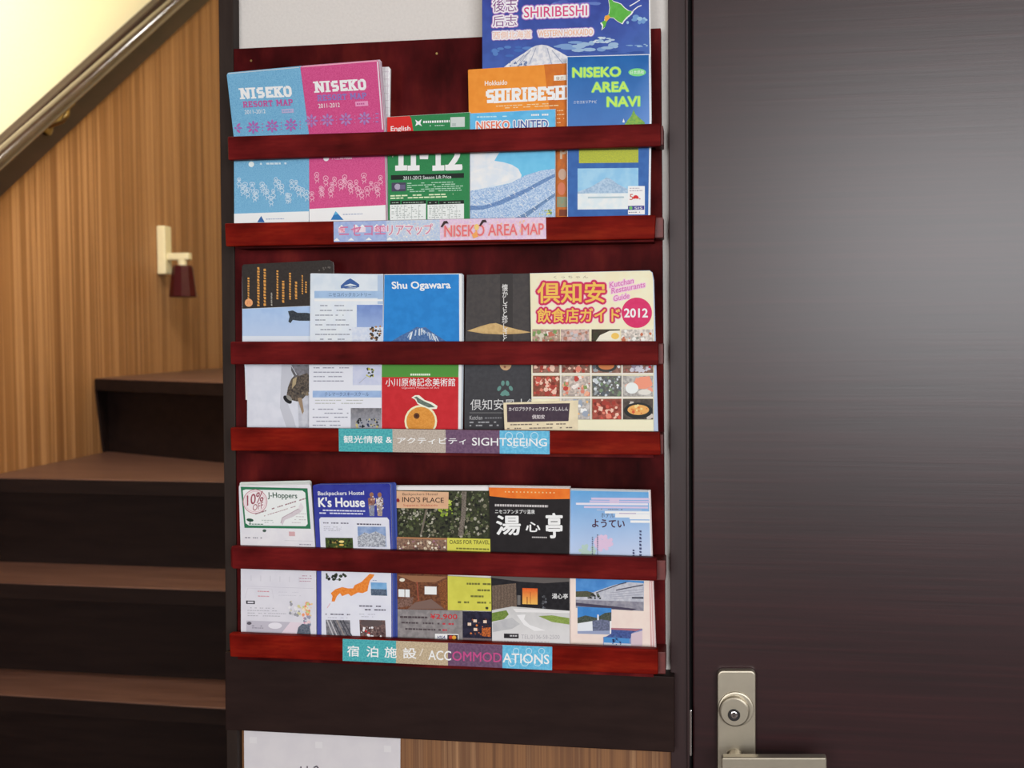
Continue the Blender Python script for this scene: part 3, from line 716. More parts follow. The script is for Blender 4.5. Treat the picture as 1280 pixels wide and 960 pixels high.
cloud(p, 735, 57, 34, 8, 22, (120, 152, 198), (150, 178, 206)); cloud(p, 752, 50, 15, 4, 12, (196, 208, 218), (176, 196, 214))
cloud(p, 797, 56, 13, 3, 8, (150, 180, 208), (120, 156, 200)); cloud(p, 640, 64, 30, 8, 14, (66, 104, 176), (84, 124, 188)); cloud(p, 765, 66, 40, 3, 10, (50, 80, 150), (60, 92, 160))
p.poly([(630, 84), (640, 76), (655, 66.5), (664, 60), (670, 57.2), (677, 56), (684, 57), (690, 59.6), (700, 65), (712, 72), (728, 82), (728, 92), (630, 92)], (222, 220, 222), (196, 198, 208), .12)
for a, c in (((664, 62), (648, 82)), ((670, 60), (662, 80)), ((660, 66), (650, 76)), ((684, 60), (690, 82)), ((690, 63), (704, 80)), ((655, 69), (644, 80))): p.line([a, c], .9, (150, 156, 176))
p.speckle(636, 76, 660, 84, 16, [(90, 110, 150), (110, 126, 160)], .8, 2.4, 0)
for t, x0, y0, x1, y1 in (('後志', 616, -2, 646, 15), ('后志', 616, 19.5, 646, 33)):
    p.text(t, x0, y0, x1, y1, (124, 60, 128), .005, halo=(246, 226, 240), halo_w=1.7, halo2=(170, 120, 190), halo2_w=2.6)
p.text('SHIRIBESHI', 655, 8, 734, 21, (208, 66, 122), .01, halo=(250, 228, 240), halo_w=2.2, halo2=(160, 110, 190), halo2_w=3.4)
p.text('西側北海道', 616.5, 39.2, 664, 48.2, (228, 178, 150), .01, halo=(244, 224, 226), halo_w=1.8, halo2=(150, 120, 190), halo2_w=2.6)
p.text('WESTERN HOKKAIDO', 673, 37.4, 741, 45, (226, 170, 130), .01, halo=(244, 224, 226), halo_w=1.8, halo2=(150, 120, 190), halo2_w=2.6)
hk = [(763, -6), (764, -1), (767, 2.5), (772, 4), (776, 5.5), (780, 10), (785, 13.6), (790, 14.6), (788, 18), (783.5, 21.5), (779.5, 26), (777.5, 29.5), (772, 26.5), (767, 22.4), (763, 22), (760.5, 24.4), (758, 29), (757, 33.4), (753.4, 36.4), (754.2, 31.6), (752, 28), (756.5, 25.5), (757, 20.8), (761.5, 17.8), (762.5, 10), (761.5, 3), (760, -6)]
c0 = (769, 14)
p.poly([(c0[0]+(x-c0[0])*1.10, c0[1]+(y-c0[1])*1.08) for x, y in hk], (240, 244, 238)); p.poly(hk, (88, 168, 66), (96, 176, 74), .1)
p.poly([(756.5, 20), (761, 19), (763, 22), (760.5, 25), (757.5, 27.5), (755.5, 24)], (232, 160, 60))
p.line([(787, 8), (794, 4), (800, 0)], 1.3, (226, 226, 240)); p.line([(791, 14), (797, 9), (802, 7)], 1.3, (226, 226, 240))
p.finish(b)

# ---- tier 1, blue area booklet
p = Print([(302, .0505), (68, .0546)], 760, -.02, 0)
ol = [(708.6, 70.4), (812.4, 67.6), (814.2, 150), (812.6, B1(812)), (709.2, B1(709))]
b = p.body(ol, .003, 'booklet', 'blue area guide booklet with lime green title, far right of the top tier', 'booklet')
p.poly(ol, (220, 224, 234))
p.poly([(709.4, 71.2), (811, 68.6), (811.8, 150), (810, B1(810)), (710, B1(710))], (24, 92, 160), (30, 98, 166), .03, tb=(80, 165, (112, 150, 214)))
LIME = (190, 226, 96); LH = (110, 190, 150)
p.text('NISEKO', 715.5, 84, 776, 96.4, LIME, .05, halo=LH, halo_w=.8); p.text('AREA', 739.5, 102.4, 786, 115, LIME, .05, halo=LH, halo_w=.8); p.text('NAVI', 758.5, 120.6, 800, 133.4, LIME, .05, halo=LH, halo_w=.8)
p.disc(796.5, 90.4, 11, (120, 206, 130), ry=5); p.text('日本語版', 788, 88, 805, 92.6, (236, 246, 240), .01)
p.text('ニセコエリアナビ', 717, 125.4, 746, 129.4, (235, 240, 250), .02)
p.poly([(792, 137), (794.5, 143), (800, 148), (806, 153), (806, 157), (780, 157), (784, 151), (789, 145)], (140, 176, 74), (104, 156, 84), .2)
p.poly([(779.5, 148), (781, 153), (778, 153)], (240, 244, 250))
p.poly([(709.6, 183), (811.5, 180), (810, 290), (710, 290)], (58, 104, 172), (52, 96, 164), .05)
p.rect(723.7, 186.6, 798, 204, (188, 192, 62), (160, 170, 66), .5, sl=-.01); p.rect(723.7, 184.6, 798, 188, (70, 84, 52), (110, 120, 60), .4, sl=-.01)
p.rect(722, 210.6, 798, 262, (140, 192, 226), (160, 204, 230), .03, sl=-.01)
p.poly([(722, 240), (738, 234), (750, 227), (758, 222), (764, 224), (772, 230), (786, 237), (798, 240), (798, 246), (722, 246)], (150, 178, 206), (178, 200, 220), .2)
p.rect(722, 242, 798, 262, (226, 234, 242), (214, 226, 238), .05, sl=-.01)
p.rect(735, 246, 780, 248, (170, 190, 200), sl=-.01)
p.rect(785, 232.6, 806, 268, (232, 232, 234), sl=0); p.fine(787, 234, 804, 240, 2, (180, 176, 186), 1.2)
p.text('5', 787, 242.5, 791.5, 250, (190, 90, 70), .02); 
p.poly([(791+3.8*(1+math.cos(math.radians(a)))-.0, 248.5-4.6*math.sin(math.radians(a))) for a in range(0, 181, 20)], (206, 44, 46))
p.disc(794.8, 249.5, 1.4, (232, 232, 234), n=8); p.fine(799, 247, 804, 250, 1, (190, 100, 100), 1.4)
p.rect(785, 257.4, 805.4, 262.6, (70, 66, 140)); p.disc(788.5, 260, 2.2, (110, 180, 100), n=10); p.text('SIS', 793, 258.6, 803, 261.6, (230, 230, 240), .02); p.fine(786, 264, 804, 267, 1, (120, 120, 130), 1)
p.finish(b)

# ---- tier 2, black and white winter leaflet
p = Print([(560, .044), (326, .0485)], 350, -.04, 0)
ol = [(302.5, 333), (304.5, 330.6), (411, 325), (416, 327.5), (417, 332), (418, B2(418)), (309, B2(309)), (309.5, 500), (303, 427)]
b = p.body(ol, .0016, 'leaflet', 'winter leaflet, black above blue sky, with orange script, left end of middle tier', 'leaflet')
lf = p.body([(302.8, 400), (380, 398), (380, 500), (305.8, 500)], .0008, 'folded_leaf', None, None, None, 'paper', back=.0035)
lw = world_loc(lf); lf.parent = b; lf.location = lw - world_loc(b)
p.poly(ol, (202, 208, 222), (212, 216, 228), .03)
p.poly([(302.5, 333), (304.5, 330.6), (411, 325), (416, 327.5), (417, 332), (417.5, 381), (303, 386)], (46, 40, 38), (52, 46, 43), .2)
p.poly([(303, 386.4), (418, 381.4), (418, 421), (303, 421)], (158, 186, 224), (168, 194, 228), .04, tb=(386, 421, (182, 200, 228)))
p.rect(303, 420, 388, 430, (214, 220, 232), sl=0)
OR = (210, 148, 72)
for x, y0, y1, w in ((310.6, 347, 372, 2.6), (323, 334, 383, 3.2), (331, 336, 383, 3.2), (339.5, 366, 381, 1.8), (346.8, 338, 375, 2.6), (354, 351, 377, 3), (362.6, 341, 375, 2.6), (370, 352, 374, 3), (378, 344, 368, 2), (382.5, 352, 366, 2.4)):
    p.vfine(x, y0, y1, w, (176, 170, 160) if w == 1.8 else OR)
p.disc(311, 378.4, 5, (226, 160, 110)); p.text('八', 308.5, 375.8, 313.5, 380.6, (190, 100, 60), .01)
p.poly([(360, 389), (366, 388), (372, 391), (384, 391), (388, 392), (388, 401), (374, 401), (366, 400), (363, 404), (360.5, 402), (362, 396)], (44, 50, 58), (60, 66, 72), .3)
p.speckle(398, 333, 416, 340, 6, [(90, 84, 80)], .8, 1.8, 0)
p.poly([(309, 456), (418, 456), (418, 556), (309, 556)], (214, 216, 226), (206, 209, 220), .03)
p.poly([(352, 456), (368, 456), (364, 480), (358, 500), (366, 520), (372, 540), (360, 540), (350, 510)], (190, 192, 202))
p.poly([(364, 456), (390, 456), (390, 492), (380, 480), (372, 470)], (128, 126, 134), (106, 104, 108), .1)
p.poly([(372, 498), (390, 490), (390, 545), (374, 545)], (196, 198, 206), (176, 178, 190), .05)
p.poly([(369, 468), (374, 470), (384, 466), (388, 472), (388, 488), (379, 498), (372, 502), (364, 500), (358, 496), (360, 484), (364, 474)], (104, 92, 80), (66, 60, 56), .25)
p.poly([(372, 498), (377, 496), (380, 514), (378, 518)], (150, 128, 104)); p.poly([(364, 458), (368, 464), (372, 472), (369, 473), (364, 463)], (96, 94, 98))
p.poly([(366, 474), (371, 471), (370, 480), (365, 486)], (168, 150, 118)); p.disc(359.5, 499.5, 6.6, (30, 30, 34), ry=3.6, rot=.75); p.disc(361.5, 497.5, 4.6, (138, 136, 130), ry=2.2, rot=.75)
p.speckle(364, 476, 388, 498, 18, [(58, 52, 50), (130, 116, 96), (84, 78, 72)], 1, 3, 0)
p.finish(b)

# ---- tier 2, white and pale blue tour leaflet
p = Print([(560, .0500), (342, .0540)], 432, 0, 0)
ol = [(388, 342), (479, 343.2), (479, 430), (476.8, B2(477)), (386, B2(386)), (387.4, 430)]
b = p.body(ol, .0018, 'leaflet', 'white and pale blue tour leaflet with small ski photographs, second in the middle tier', 'leaflet')
p.poly(ol, (220, 226, 235), (214, 221, 232), .03)
p.rect(388.4, 342.6, 479, 362, (204, 215, 226), (214, 222, 230), .03); p.rect(472, 344, 479, 380, (170, 190, 216))
p.poly([(426, 357), (433, 350.5), (438, 348), (443, 351), (449, 355.5), (449, 359), (426, 360.5)], (58, 92, 152)); p.poly([(430, 357), (438, 354.5), (446, 357), (438, 358.6)], (216, 226, 238)); p.ring(437.5, 359, 9, .8, (90, 110, 150), ry=1.8)
p.rect(393, 363.6, 478.5, 372.6, (152, 180, 214), (160, 188, 220), .05); p.text('ニセコバックカントリー', 411, 365.8, 464, 370.8, (52, 74, 120), .015)
p.rect(393, 374.2, 478.5, 376.4, (244, 246, 250))
p.rect(446, 381, 478.6, 412, (104, 130, 190), (120, 146, 202), .04, tb=(381, 412, (150, 172, 214))); p.rect(440, 409, 478.6, 428, (212, 218, 230), (196, 206, 224), .1)
p.fine(394, 379, 441, 427, 8, (140, 144, 158), 1.3, seg=(2, 6), gap=.7)
p.speckle(461, 406, 478, 426, 34, [(40, 38, 42), (120, 84, 50), (60, 54, 52), (176, 130, 70)], .8, 2.6, 0)
p.rect(386.4, 456, 478, 556, (220, 222, 232), sl=0)
p.rect(441, 456.5, 476.6, 481.4, (200, 204, 224), (190, 196, 220), .05); p.speckle(456, 459, 468, 472, 26, [(66, 78, 50), (40, 44, 46), (180, 178, 80)], .8, 2.2, 0); p.line([(449, 479), (458, 471)], .5, (150, 150, 160))
p.fine(392, 457, 438, 479, 4, (150, 152, 166), 1.3, seg=(2, 6), gap=.7)
p.rect(391, 488.4, 476.8, 496.8, (146, 172, 212), (156, 182, 218), .05); p.text('テレマークスキースクール', 406, 490.2, 461, 495.2, (60, 80, 126), .015)
p.fine(394, 498.5, 470, 506, 2, (178, 180, 176), 1.1, seg=(2, 8), gap=.8); p.fine(391, 509, 436, 534, 5, (150, 152, 166), 1.3, seg=(2, 6), gap=.7)
p.rect(438.6, 510, 476.8, 540, (98, 98, 104), (128, 126, 130), .12, tb=(510, 534, (170, 172, 182))); p.speckle(443, 522, 474, 536, 40, [(30, 32, 38), (60, 62, 68), (190, 176, 110), (50, 60, 90)], .7, 2.2, 0)
p.finish(b)
pile(p, ol, 2, .0014, .0018, 'leaflet', 'white and pale blue tour leaflet tucked behind the front one', 'spare tour leaflets', (222, 226, 234), 'leaflet', .0001, .0004)

# ---- tier 2, blue above red museum leaflet
p = Print([(560, .0518), (342, .0553)], 528, 0, 0)
ol = [(480.4, 343), (575, 342), (577.4, 344), (577.5, 430), (575.6, B2(576)), (477.2, B2(477)), (477.4, 470), (478.6, 430)]
b = p.body(ol, .0024, 'leaflet', 'art museum leaflet, bright blue above red with a bird on an orange', 'leaflet')
p.poly(ol, (228, 230, 236))
p.poly([(480.6, 343.6), (573.8, 342.8), (574.2, 440), (478.8, 440)], (30, 122, 196), (36, 130, 204), .04)
p.text('Shu Ogawara', 489.5, 351.6, 563.5, 363.6, (248, 250, 252), .05, italic=-.08, sl=-.01)
p.poly([(487, 428), (500, 420), (512, 414), (521, 408.6), (526, 409.6), (532, 409), (540, 415), (552, 423), (560, 428)], (62, 98, 150), (84, 116, 164), .2)
for k in range(26):
    x = random.uniform(508, 546); y = 409+abs(x-526)*.5
    p.line([(x, y+random.uniform(0, 2)), (x+(x-526)*.2, y+random.uniform(5, 11))], .9, random.choice([(226, 234, 242), (176, 196, 218)]))
p.poly([(477.4, 455), (573.4, 455), (573, 472), (477.2, 472)], (78, 142, 56)); p.poly([(477.3, 471.4), (573.2, 471.4), (572.6, B2(572)), (477.3, B2(477))], (190, 32, 40), (196, 38, 46), .05)
p.fine(513, 466.4, 538, 470, 1, (216, 232, 206), 2.4, seg=(1.6, 2.4), gap=.5, fill=1, ragged=0)
p.text('小川原脩記念美術館', 482, 472.6, 569, 483, (250, 238, 238), .01); p.text('Ogawara Museum of Art', 502, 483.6, 549, 486.6, (236, 190, 190), .01)
p.disc(526, 526.5, 20.4, (246, 226, 186)); p.disc(526, 526.5, 18, (218, 150, 66), (208, 136, 52), .3)
p.poly([(514.5, 497), (519, 494), (524, 494), (531, 500), (540, 503), (547, 507.5), (546, 511), (538, 511.5), (529, 508), (522, 505), (519, 499.5)], (244, 234, 214))
p.poly([(517, 496.8), (521, 495.6), (524, 498), (531, 502), (539, 505.4), (544, 509), (536, 509.4), (528, 506), (522, 503), (520.4, 498.6)], (84, 100, 92), (110, 122, 110), .3)
p.disc(520.8, 519.8, 3.7, (90, 50, 26)); p.disc(520.8, 519.8, 1.6, (60, 30, 18), n=8)
p.finish(b)
pile(p, ol, 2, .0014, .0018, 'leaflet', 'blue and red museum leaflet tucked behind the front one', 'spare museum leaflets', (200, 206, 214), 'leaflet', .0008, .0002)

# ---- tier 2, charcoal local museum leaflet
p = Print([(560, .0460), (342, .0498)], 622, -.01, 0)
ol = [(583.5, 343.6), (668, 341.6), (668, B2(668)), (580.6, B2(581)), (580.8, 456)]
b = p.body(ol, .002, 'leaflet', 'charcoal museum leaflet with tan hill and green paw print', 'leaflet')
p.poly(ol, (64, 60, 60), (70, 65, 64), .1)
p.rect(625, 342, 641, 430, (54, 50, 50))
p.poly([(584, 413.6), (600, 408), (612, 404.6), (620, 403.8), (632, 408), (648, 412), (664.5, 415.4), (650, 417), (628, 418), (604, 417)], (204, 172, 118), (190, 156, 104), .1)
p.text('懐かしさと珍しさと', 627.5, 355, 635, 428, (214, 212, 210), .02, vertical=True, sl=0)
p.poly([(581, 455), (668, 455), (668, B2(668)), (581, B2(581))], (66, 66, 70), (60, 60, 64), .1, tb=(480, 540, (52, 50, 54)))
p.disc(632, 455, 7.4, (200, 160, 120), ry=8); p.disc(631, 458.6, 1.6, (140, 90, 70), n=8)
PW = (98, 142, 134)
p.poly([(631.5, 487), (636, 490.4), (637, 494), (633.6, 495), (631.4, 494), (628, 495.2), (625, 493.4), (627, 490)], PW)
for x, y, r in ((624, 485.6, .5), (628.6, 479, .1), (634.4, 479, -.1), (638.6, 485.4, -.5)): p.disc(x, y, 2.2, PW, ry=3.4, rot=r, n=12)
p.text('倶知安風土館', 588, 498.6, 672, 512.4, (206, 206, 206), .005)
p.text('Kutchan', 587, 519.5, 603, 524.6, (176, 176, 178), .01); p.fine(606, 520.5, 628, 524.5, 1, (120, 120, 124), 1.6); p.line([(587, 516), (630, 516)], .4, (150, 150, 150)); p.fine(587, 526, 628, 534, 2, (150, 150, 154), 1.8, seg=(2, 5), gap=.7)
p.finish(b)

# ---- tier 2, cream restaurant guide
p = Print([(562, .0516), (340, .0553)], 742, -.008, 0)
ol = [(662.4, 341.6), (812, 338), (815.6, 340.6), (817.5, 350), (819.6, 430), (823.4, B2(823)), (664.6, B2(665)), (664, 430)]
b = p.body(ol, .0036, 'booklet', 'wide cream restaurant guide with big yellow script and rows of food photographs', 'booklet')
CR = (240, 226, 196)
p.poly(ol, (176, 190, 214)); p.poly([(662.4, 341.8), (812, 338.4), (815, 341), (816.6, 352), (817.6, 430), (817, B2(817)), (664.8, B2(665)), (664, 430)], CR, (236, 221, 188), .03)
p.text('くっちゃん', 692, 344.6, 735, 348, (150, 130, 110), 0, space=1.6)
YL = (243, 186, 84); CM = (196, 42, 84); PKH = (244, 178, 196)
p.text('倶知安', 671.5, 352.4, 756.5, 379, YL, .035, halo=CM, halo_w=2.6, halo2=PKH, halo2_w=3.4)
p.text('飲食店ガイド', 671.5, 385, 775, 403, YL, .035, halo=CM, halo_w=2.2, halo2=PKH, halo2_w=3)
for i, t in enumerate(('Kutchan', 'Restaurants', 'Guide')):
    x = 762 + i*2.4; w_ = (30, 42, 20)[i]
    p.text(t, x, 350+i*8.4-(0, 2.4, -1)[i], x+w_, 357+i*8.4-(0, 2.4, -1)[i], (206, 110, 170), .02, halo=(240, 190, 214), halo_w=1.1, sl=-.2)
p.disc(796, 391, 19, (206, 44, 98), (210, 50, 104), .1, n=40); p.text('2012', 780, 385.4, 810, 397, (250, 246, 248), .05, sl=0)
def food(p, x0, y0, x1, y1, base, cols, n=26, r=(1, 5)):
    p.rect(x0, y0, x1, y1, base, tuple(max(0, int(c*.8)) for c in base), .15, sl=0)
    p.speckle(x0, y0, x1, y1, n, cols, r[0], r[1], 0)
RED = [(196, 84, 70), (220, 130, 110), (160, 60, 50), (234, 190, 170), (120, 50, 40)]
GRN = [(120, 150, 90), (206, 200, 180), (190, 110, 90), (230, 220, 210), (90, 120, 70)]
CRM = [(236, 222, 190), (222, 178, 90), (200, 140, 80), (120, 100, 80), (245, 238, 226)]
WHT = [(226, 228, 230), (200, 206, 210), (150, 156, 160), (120, 140, 110), (90, 96, 104)]
FISH = [(222, 120, 100), (236, 160, 130), (240, 236, 232), (200, 206, 210)]
food(p, 665.5, 411.6, 700, 430, (190, 160, 140), GRN); food(p, 701, 411.6, 736.6, 430, (206, 180, 170), [(176, 120, 100), (214, 180, 170), (190, 186, 190)], 14)
food(p, 739.5, 411.6, 775, 430, (70, 60, 44), [(60, 60, 40), (40, 40, 30)], 8); p.poly([(744, 427.5), (750, 419), (762, 413.6), (775, 413), (775, 430), (744, 430)], (238, 226, 206)); p.disc(769, 420, 5, (230, 190, 96), ry=4)
food(p, 776.5, 411.6, 816.4, 430, (226, 216, 206), [(190, 110, 80), (214, 190, 170), (150, 150, 140), (236, 230, 224)], 16)
for k, (x0, x1, cs) in enumerate(((666, 699, RED), (702, 737, RED), (740, 776, WHT), (778.6, 816.6, [(150, 140, 160), (190, 60, 70), (200, 196, 206)]))): food(p, x0, 450, x1, 466, (150, 110, 96), cs, 20)
p.disc(758, 458, 13, (60, 60, 60), ry=7); p.disc(758, 457, 10, (200, 120, 70), ry=5)
food(p, 666.5, 469.6, 699.6, 495.4, (150, 84, 66), RED, 46); food(p, 702.6, 469.6, 737.6, 495.4, (206, 190, 180), [(214, 130, 110), (186, 70, 60), (130, 150, 90), (230, 220, 214), (232, 170, 140)], 34)
food(p, 740.6, 469.6, 777, 495.4, (110, 110, 106), WHT, 60, (1, 3.4)); food(p, 779, 469.6, 816.4, 495.4, (190, 186, 180), [(232, 150, 130), (236, 180, 160)], 6)
p.poly([(792, 478), (800, 471), (812, 470), (816, 480), (808, 486), (797, 486)], (232, 148, 122)); p.disc(790, 485, 8, (226, 230, 228), ry=7); p.disc(806, 490, 8, (218, 214, 206), ry=3.6)
food(p, 702.6, 498.4, 737.6, 524, (196, 190, 186), [(230, 180, 110), (150, 160, 176), (232, 230, 228)], 18)
food(p, 740.6, 498.4, 777, 524, (170, 84, 70), RED, 50); food(p, 779, 498.4, 816.4, 524, (90, 80, 74), [(60, 56, 52), (200, 190, 180)], 12)
p.disc(798, 513, 18, (42, 44, 44), ry=10); p.disc(798, 512, 13.5, (226, 168, 96), ry=6.4); p.speckle(787, 505, 810, 517, 14, [(204, 90, 60), (240, 206, 140), (216, 130, 70)], 1, 3.2, 0)
for x in (738.9, 777.9, 701.3): p.line([(x, 456), (x, 524)], 1.6, (238, 224, 214))
p.line([(665, 467.6), (816.6, 467)], 2.0, (238, 224, 214)); p.line([(665, 497), (816.6, 496.6)], 2.0, (238, 224, 214))
p.rect(665, 524.4, 817, B2(800), CR, sl=0)
p.finish(b)

# ---- tier 2, small cream flyer
p = Print([(562, .0554), (502, .0557)], 676, -.035, 0)
ol = [(629.2, 503.4), (722.6, 500.4), (722.6, B2(722)), (632, B2(632))]
b = p.body(ol, .001, 'flyer', 'small cream flyer with a dark title panel in front of the food photographs', 'flyer')
p.poly(ol, (226, 212, 180), (218, 204, 172), .05)
p.poly([(633.4, 505.4), (712.4, 504), (710.6, 526.4), (634, 527.8)], (62, 48, 62), (68, 54, 66), .1)
p.text('カイロプラクティックオフィスしんしん', 636, 508.6, 710, 513.8, (226, 220, 220), .02, sl=-.004); p.text('倶知安', 665, 518.4, 681, 523.8, (220, 212, 214), .02, sl=0)
p.fine(634, 528.6, 716, 538, 2, (120, 108, 96), 1.5, seg=(2, 5), gap=.7, sl=-.015, ragged=.1)
p.finish(b)

# ---- tier 3, white hostel leaflet with green coupon
p = Print([(822, .0520), (690, .0545), (607, .0625)], 345, .02, .06)
ol = [(298.5, 609), (300, 607.4), (386.8, 605.4), (388.5, 607), (395, 700), (395.6, B3(396)), (301.3, B3(301)), (301, 690)]
b = p.body(ol, .0016, 'leaflet', 'white hostel leaflet with green-edged discount coupon, left end of the bottom tier', 'leaflet')
p.poly(ol, (224, 222, 226), (218, 216, 222), .03)
GR = (48, 116, 82)
p.poly([(300.8, 608.4), (384.4, 610.4), (388.4, 661), (305.6, 659.8)], GR)
p.poly([(303.4, 613), (307, 611.8), (378, 613.2), (381.6, 616), (384.6, 655), (382, 657.8), (311, 656.8), (307, 654)], (228, 232, 230))
p.disc(319, 627, 15.4, (238, 222, 224)); p.ring(319, 627, 14.8, .9, (190, 130, 142)); p.ring(319, 627, 12.8, .5, (210, 160, 170))
p.text('10%', 308.6, 616.4, 329.4, 629.6, (150, 76, 90), .02, sl=-.3, le=0); p.text('OFF', 316, 629, 329, 637, (156, 84, 96), .01, sl=-.3, le=0)
p.text('J-Hoppers', 334.6, 615.8, 371.6, 624.6, (42, 80, 62), .03, sl=.03)
p.fine(319, 641, 382, 644, 1, (150, 116, 122), 1.5, seg=(1.5, 4), gap=.6, sl=-.31, ragged=0); p.fine(330, 644, 382, 646, 1, (170, 140, 146), 1, sl=-.31)
p.poly([(351, 652), (354, 646), (364, 641), (372, 636), (378, 634), (376, 640), (366, 646), (356, 650), (353, 657)], (206, 196, 202)); p.line([(351, 654), (353, 647), (364, 641), (373, 636)], .8, (172, 150, 160)); p.poly([(373, 634), (376, 628), (380, 634), (377, 640)], (220, 214, 218))
p.fine(364, 640, 383, 655, 4, (186, 178, 182), .8); p.disc(312.6, 650, 4.4, (40, 76, 58), ry=2, rot=.15); p.line([(312.5, 651), (312.8, 655)], 1, (40, 76, 58)); p.fine(311, 654, 336, 656, 1, (90, 120, 104), 1.2)
p.fine(327, 649, 346, 654, 2, (176, 182, 180), .9)
p.disc(330.6, 663.4, 2.4, (70, 90, 80), ry=1.8, n=10); p.rect(361, 664.4, 368.6, 670, (206, 166, 170)); p.fine(306, 670, 330, 674, 1, (140, 136, 148), 1.4); p.line([(356, 675.6), (391, 676.4)], .4, (190, 186, 194)); p.fine(374, 679, 392, 682, 1, (150, 148, 160), 1.1); p.fine(304, 683, 392, 686, 1, (180, 178, 190), .8)
p.poly([(301.4, 710), (395, 714), (395.4, 812), (301.6, 806)], (216, 214, 222), (211, 209, 218), .02)
for i in range(6): p.line([(314+i*12, 719+i*.4), (314+i*12, 726+i*.4)], .6, (190, 188, 198))
p.fine(374, 718, 391, 728, 3, (176, 130, 150), .9); p.line([(308, 732.6), (392, 735.6)], .4, (190, 186, 198)); p.fine(322, 736, 340, 748, 2, (200, 130, 140), 1.1, sl=.03)
p.line([(306, 748), (310, 735), (340, 736), (342, 748)], .4, (196, 192, 202)); p.fine(348, 738, 380, 746, 2, (200, 198, 208), .9)
p.rect(307.6, 750.6, 318.6, 754.8, (60, 58, 66)); p.rect(309.6, 751.8, 317, 753.8, (214, 212, 220), sl=0); p.fine(309, 758, 358, 771, 4, (170, 168, 178), .9)
p.poly([(308, 775.5), (363, 777.5), (349, 795), (308, 791.5)], (186, 182, 194)); p.disc(344, 782, 8.6, (222, 220, 228), ry=4); p.disc(311.6, 779, 3, (92, 88, 98), ry=2); p.fine(315, 781, 334, 786, 2, (130, 126, 140), 1)
p.poly([(363, 777.5), (380, 778), (366, 797), (349, 795)], (220, 206, 216))
p.speckle(360, 749, 378, 771, 26, [(196, 194, 200), (150, 150, 158), (206, 200, 150), (224, 222, 226)], 1, 3, 0); p.speckle(377, 752, 391, 771, 24, [(226, 196, 150), (232, 150, 110), (190, 200, 130), (236, 220, 200)], 1, 3.4, 0)
p.speckle(376, 769, 389, 786, 22, [(206, 150, 170), (150, 150, 170), (224, 196, 200), (120, 130, 150)], 1, 3.4, 0); p.poly([(371, 793.6), (373, 784), (378, 779.6), (387, 780.6), (389, 794.6)], (110, 116, 128), (80, 90, 104), .3)
p.finish(b)
pile(p, ol, 4, .0014, .0019, 'leaflet', 'white hostel leaflet tucked behind the green-edged coupon leaflet', 'spare white hostel leaflets', (214, 218, 214), 'leaflet', -.0006, .0009)

# ---- tier 3, deep blue hostel leaflet
p = Print([(824, .0530), (694, .0552), (605, .0625)], 442, .02, .05)
ol = [(391, 607.4), (393, 606), (486.5, 604.6), (488, 606.5), (490.2, 700), (490.4, B3(490)), (396.6, B3(396)), (396, 700)]
b = p.body(ol, .0016, 'leaflet', 'deep blue hostel leaflet with white title and orange map of Japan', 'leaflet')
BL = (44, 50, 142)
p.poly(ol, BL, (50, 58, 150), .05, tb=(610, 800, (78, 84, 160)))
p.text('Backpackers Hostel', 397.4, 614, 455, 620.4, (232, 232, 244), .02, sl=-.01); p.text("K's House", 397.8, 621.4, 456, 634, (246, 246, 250), .05, sl=0, italic=0)
p.fine(399, 636, 457, 643, 2, (206, 208, 236), 1.7, seg=(1.8, 5), gap=.6, ragged=.1)
for x, c1, c2 in ((464.5, (150, 110, 100), (150, 156, 180)), (474.5, (226, 222, 220), (186, 160, 140))):
    p.disc(x, 618.4, 2.6, (150, 106, 84), ry=3); p.poly([(x-4.6, 623), (x, 621), (x+4.6, 623), (x+4, 632), (x-4, 632)], c1, (120, 80, 76), .4); p.poly([(x-3.8, 631.6), (x+3.8, 631.6), (x+3.4, 645), (x-2.4, 645)], c2, (120, 120, 130), .4)
p.speckle(461, 620, 480, 638, 22, [(214, 210, 214), (120, 70, 60), (90, 80, 90), (200, 160, 140)], .7, 2, 0)
p.poly([(399.2, 649), (401, 646.6), (484, 646.8), (486.4, 650), (489, 704), (489.3, 812), (402, 808), (401.8, 704)], (220, 221, 232), (215, 216, 228), .02)
p.fine(404, 652, 436, 655, 1, (110, 108, 124), 1.5); p.fine(404.6, 657.4, 427, 664, 3, (176, 176, 188), .9); p.fine(446, 653.5, 480, 656.5, 1, (84, 80, 96), 1.7)
p.rect(406.6, 672, 441, 692, (66, 82, 40), (44, 56, 32), .3, sl=.01); p.speckle(408, 674, 440, 688, 26, [(96, 110, 50), (50, 46, 30), (150, 130, 70), (36, 40, 28)], .8, 2.6, 0); p.disc(427, 677, 3.4, (236, 210, 130), ry=1.5); p.disc(427, 681, 3, (220, 180, 90), ry=1.2)
p.rect(447, 658, 482, 683.4, (120, 146, 190), (150, 170, 205), .05, sl=.01); p.poly([(447, 671), (456, 665.4), (462, 667), (470, 664), (482, 670), (482.4, 683.6), (447.6, 683.2)], (196, 200, 208), (130, 134, 146), .25)
p.speckle(407, 716, 434, 726, 26, [(40, 46, 34), (60, 70, 50), (30, 30, 28)], 1, 3, 0)
jp = [(1060, 100), (1095, 105), (1085, 125), (1062, 150), (1052, 185), (1045, 225), (1010, 240), (975, 236), (925, 262), (905, 245), (860, 262), (845, 240), (822, 262), (806, 302), (784, 300), (790, 262), (778, 240), (812, 212), (860, 196), (905, 206), (940, 205), (952, 182), (1000, 160), (1030, 130)]
p.poly([(x/5.82+280, y/5.82+700) for x, y in jp], (222, 122, 44), (232, 140, 60), .2)
p.line([(413, 754), (409, 760)], .7, (214, 160, 170))
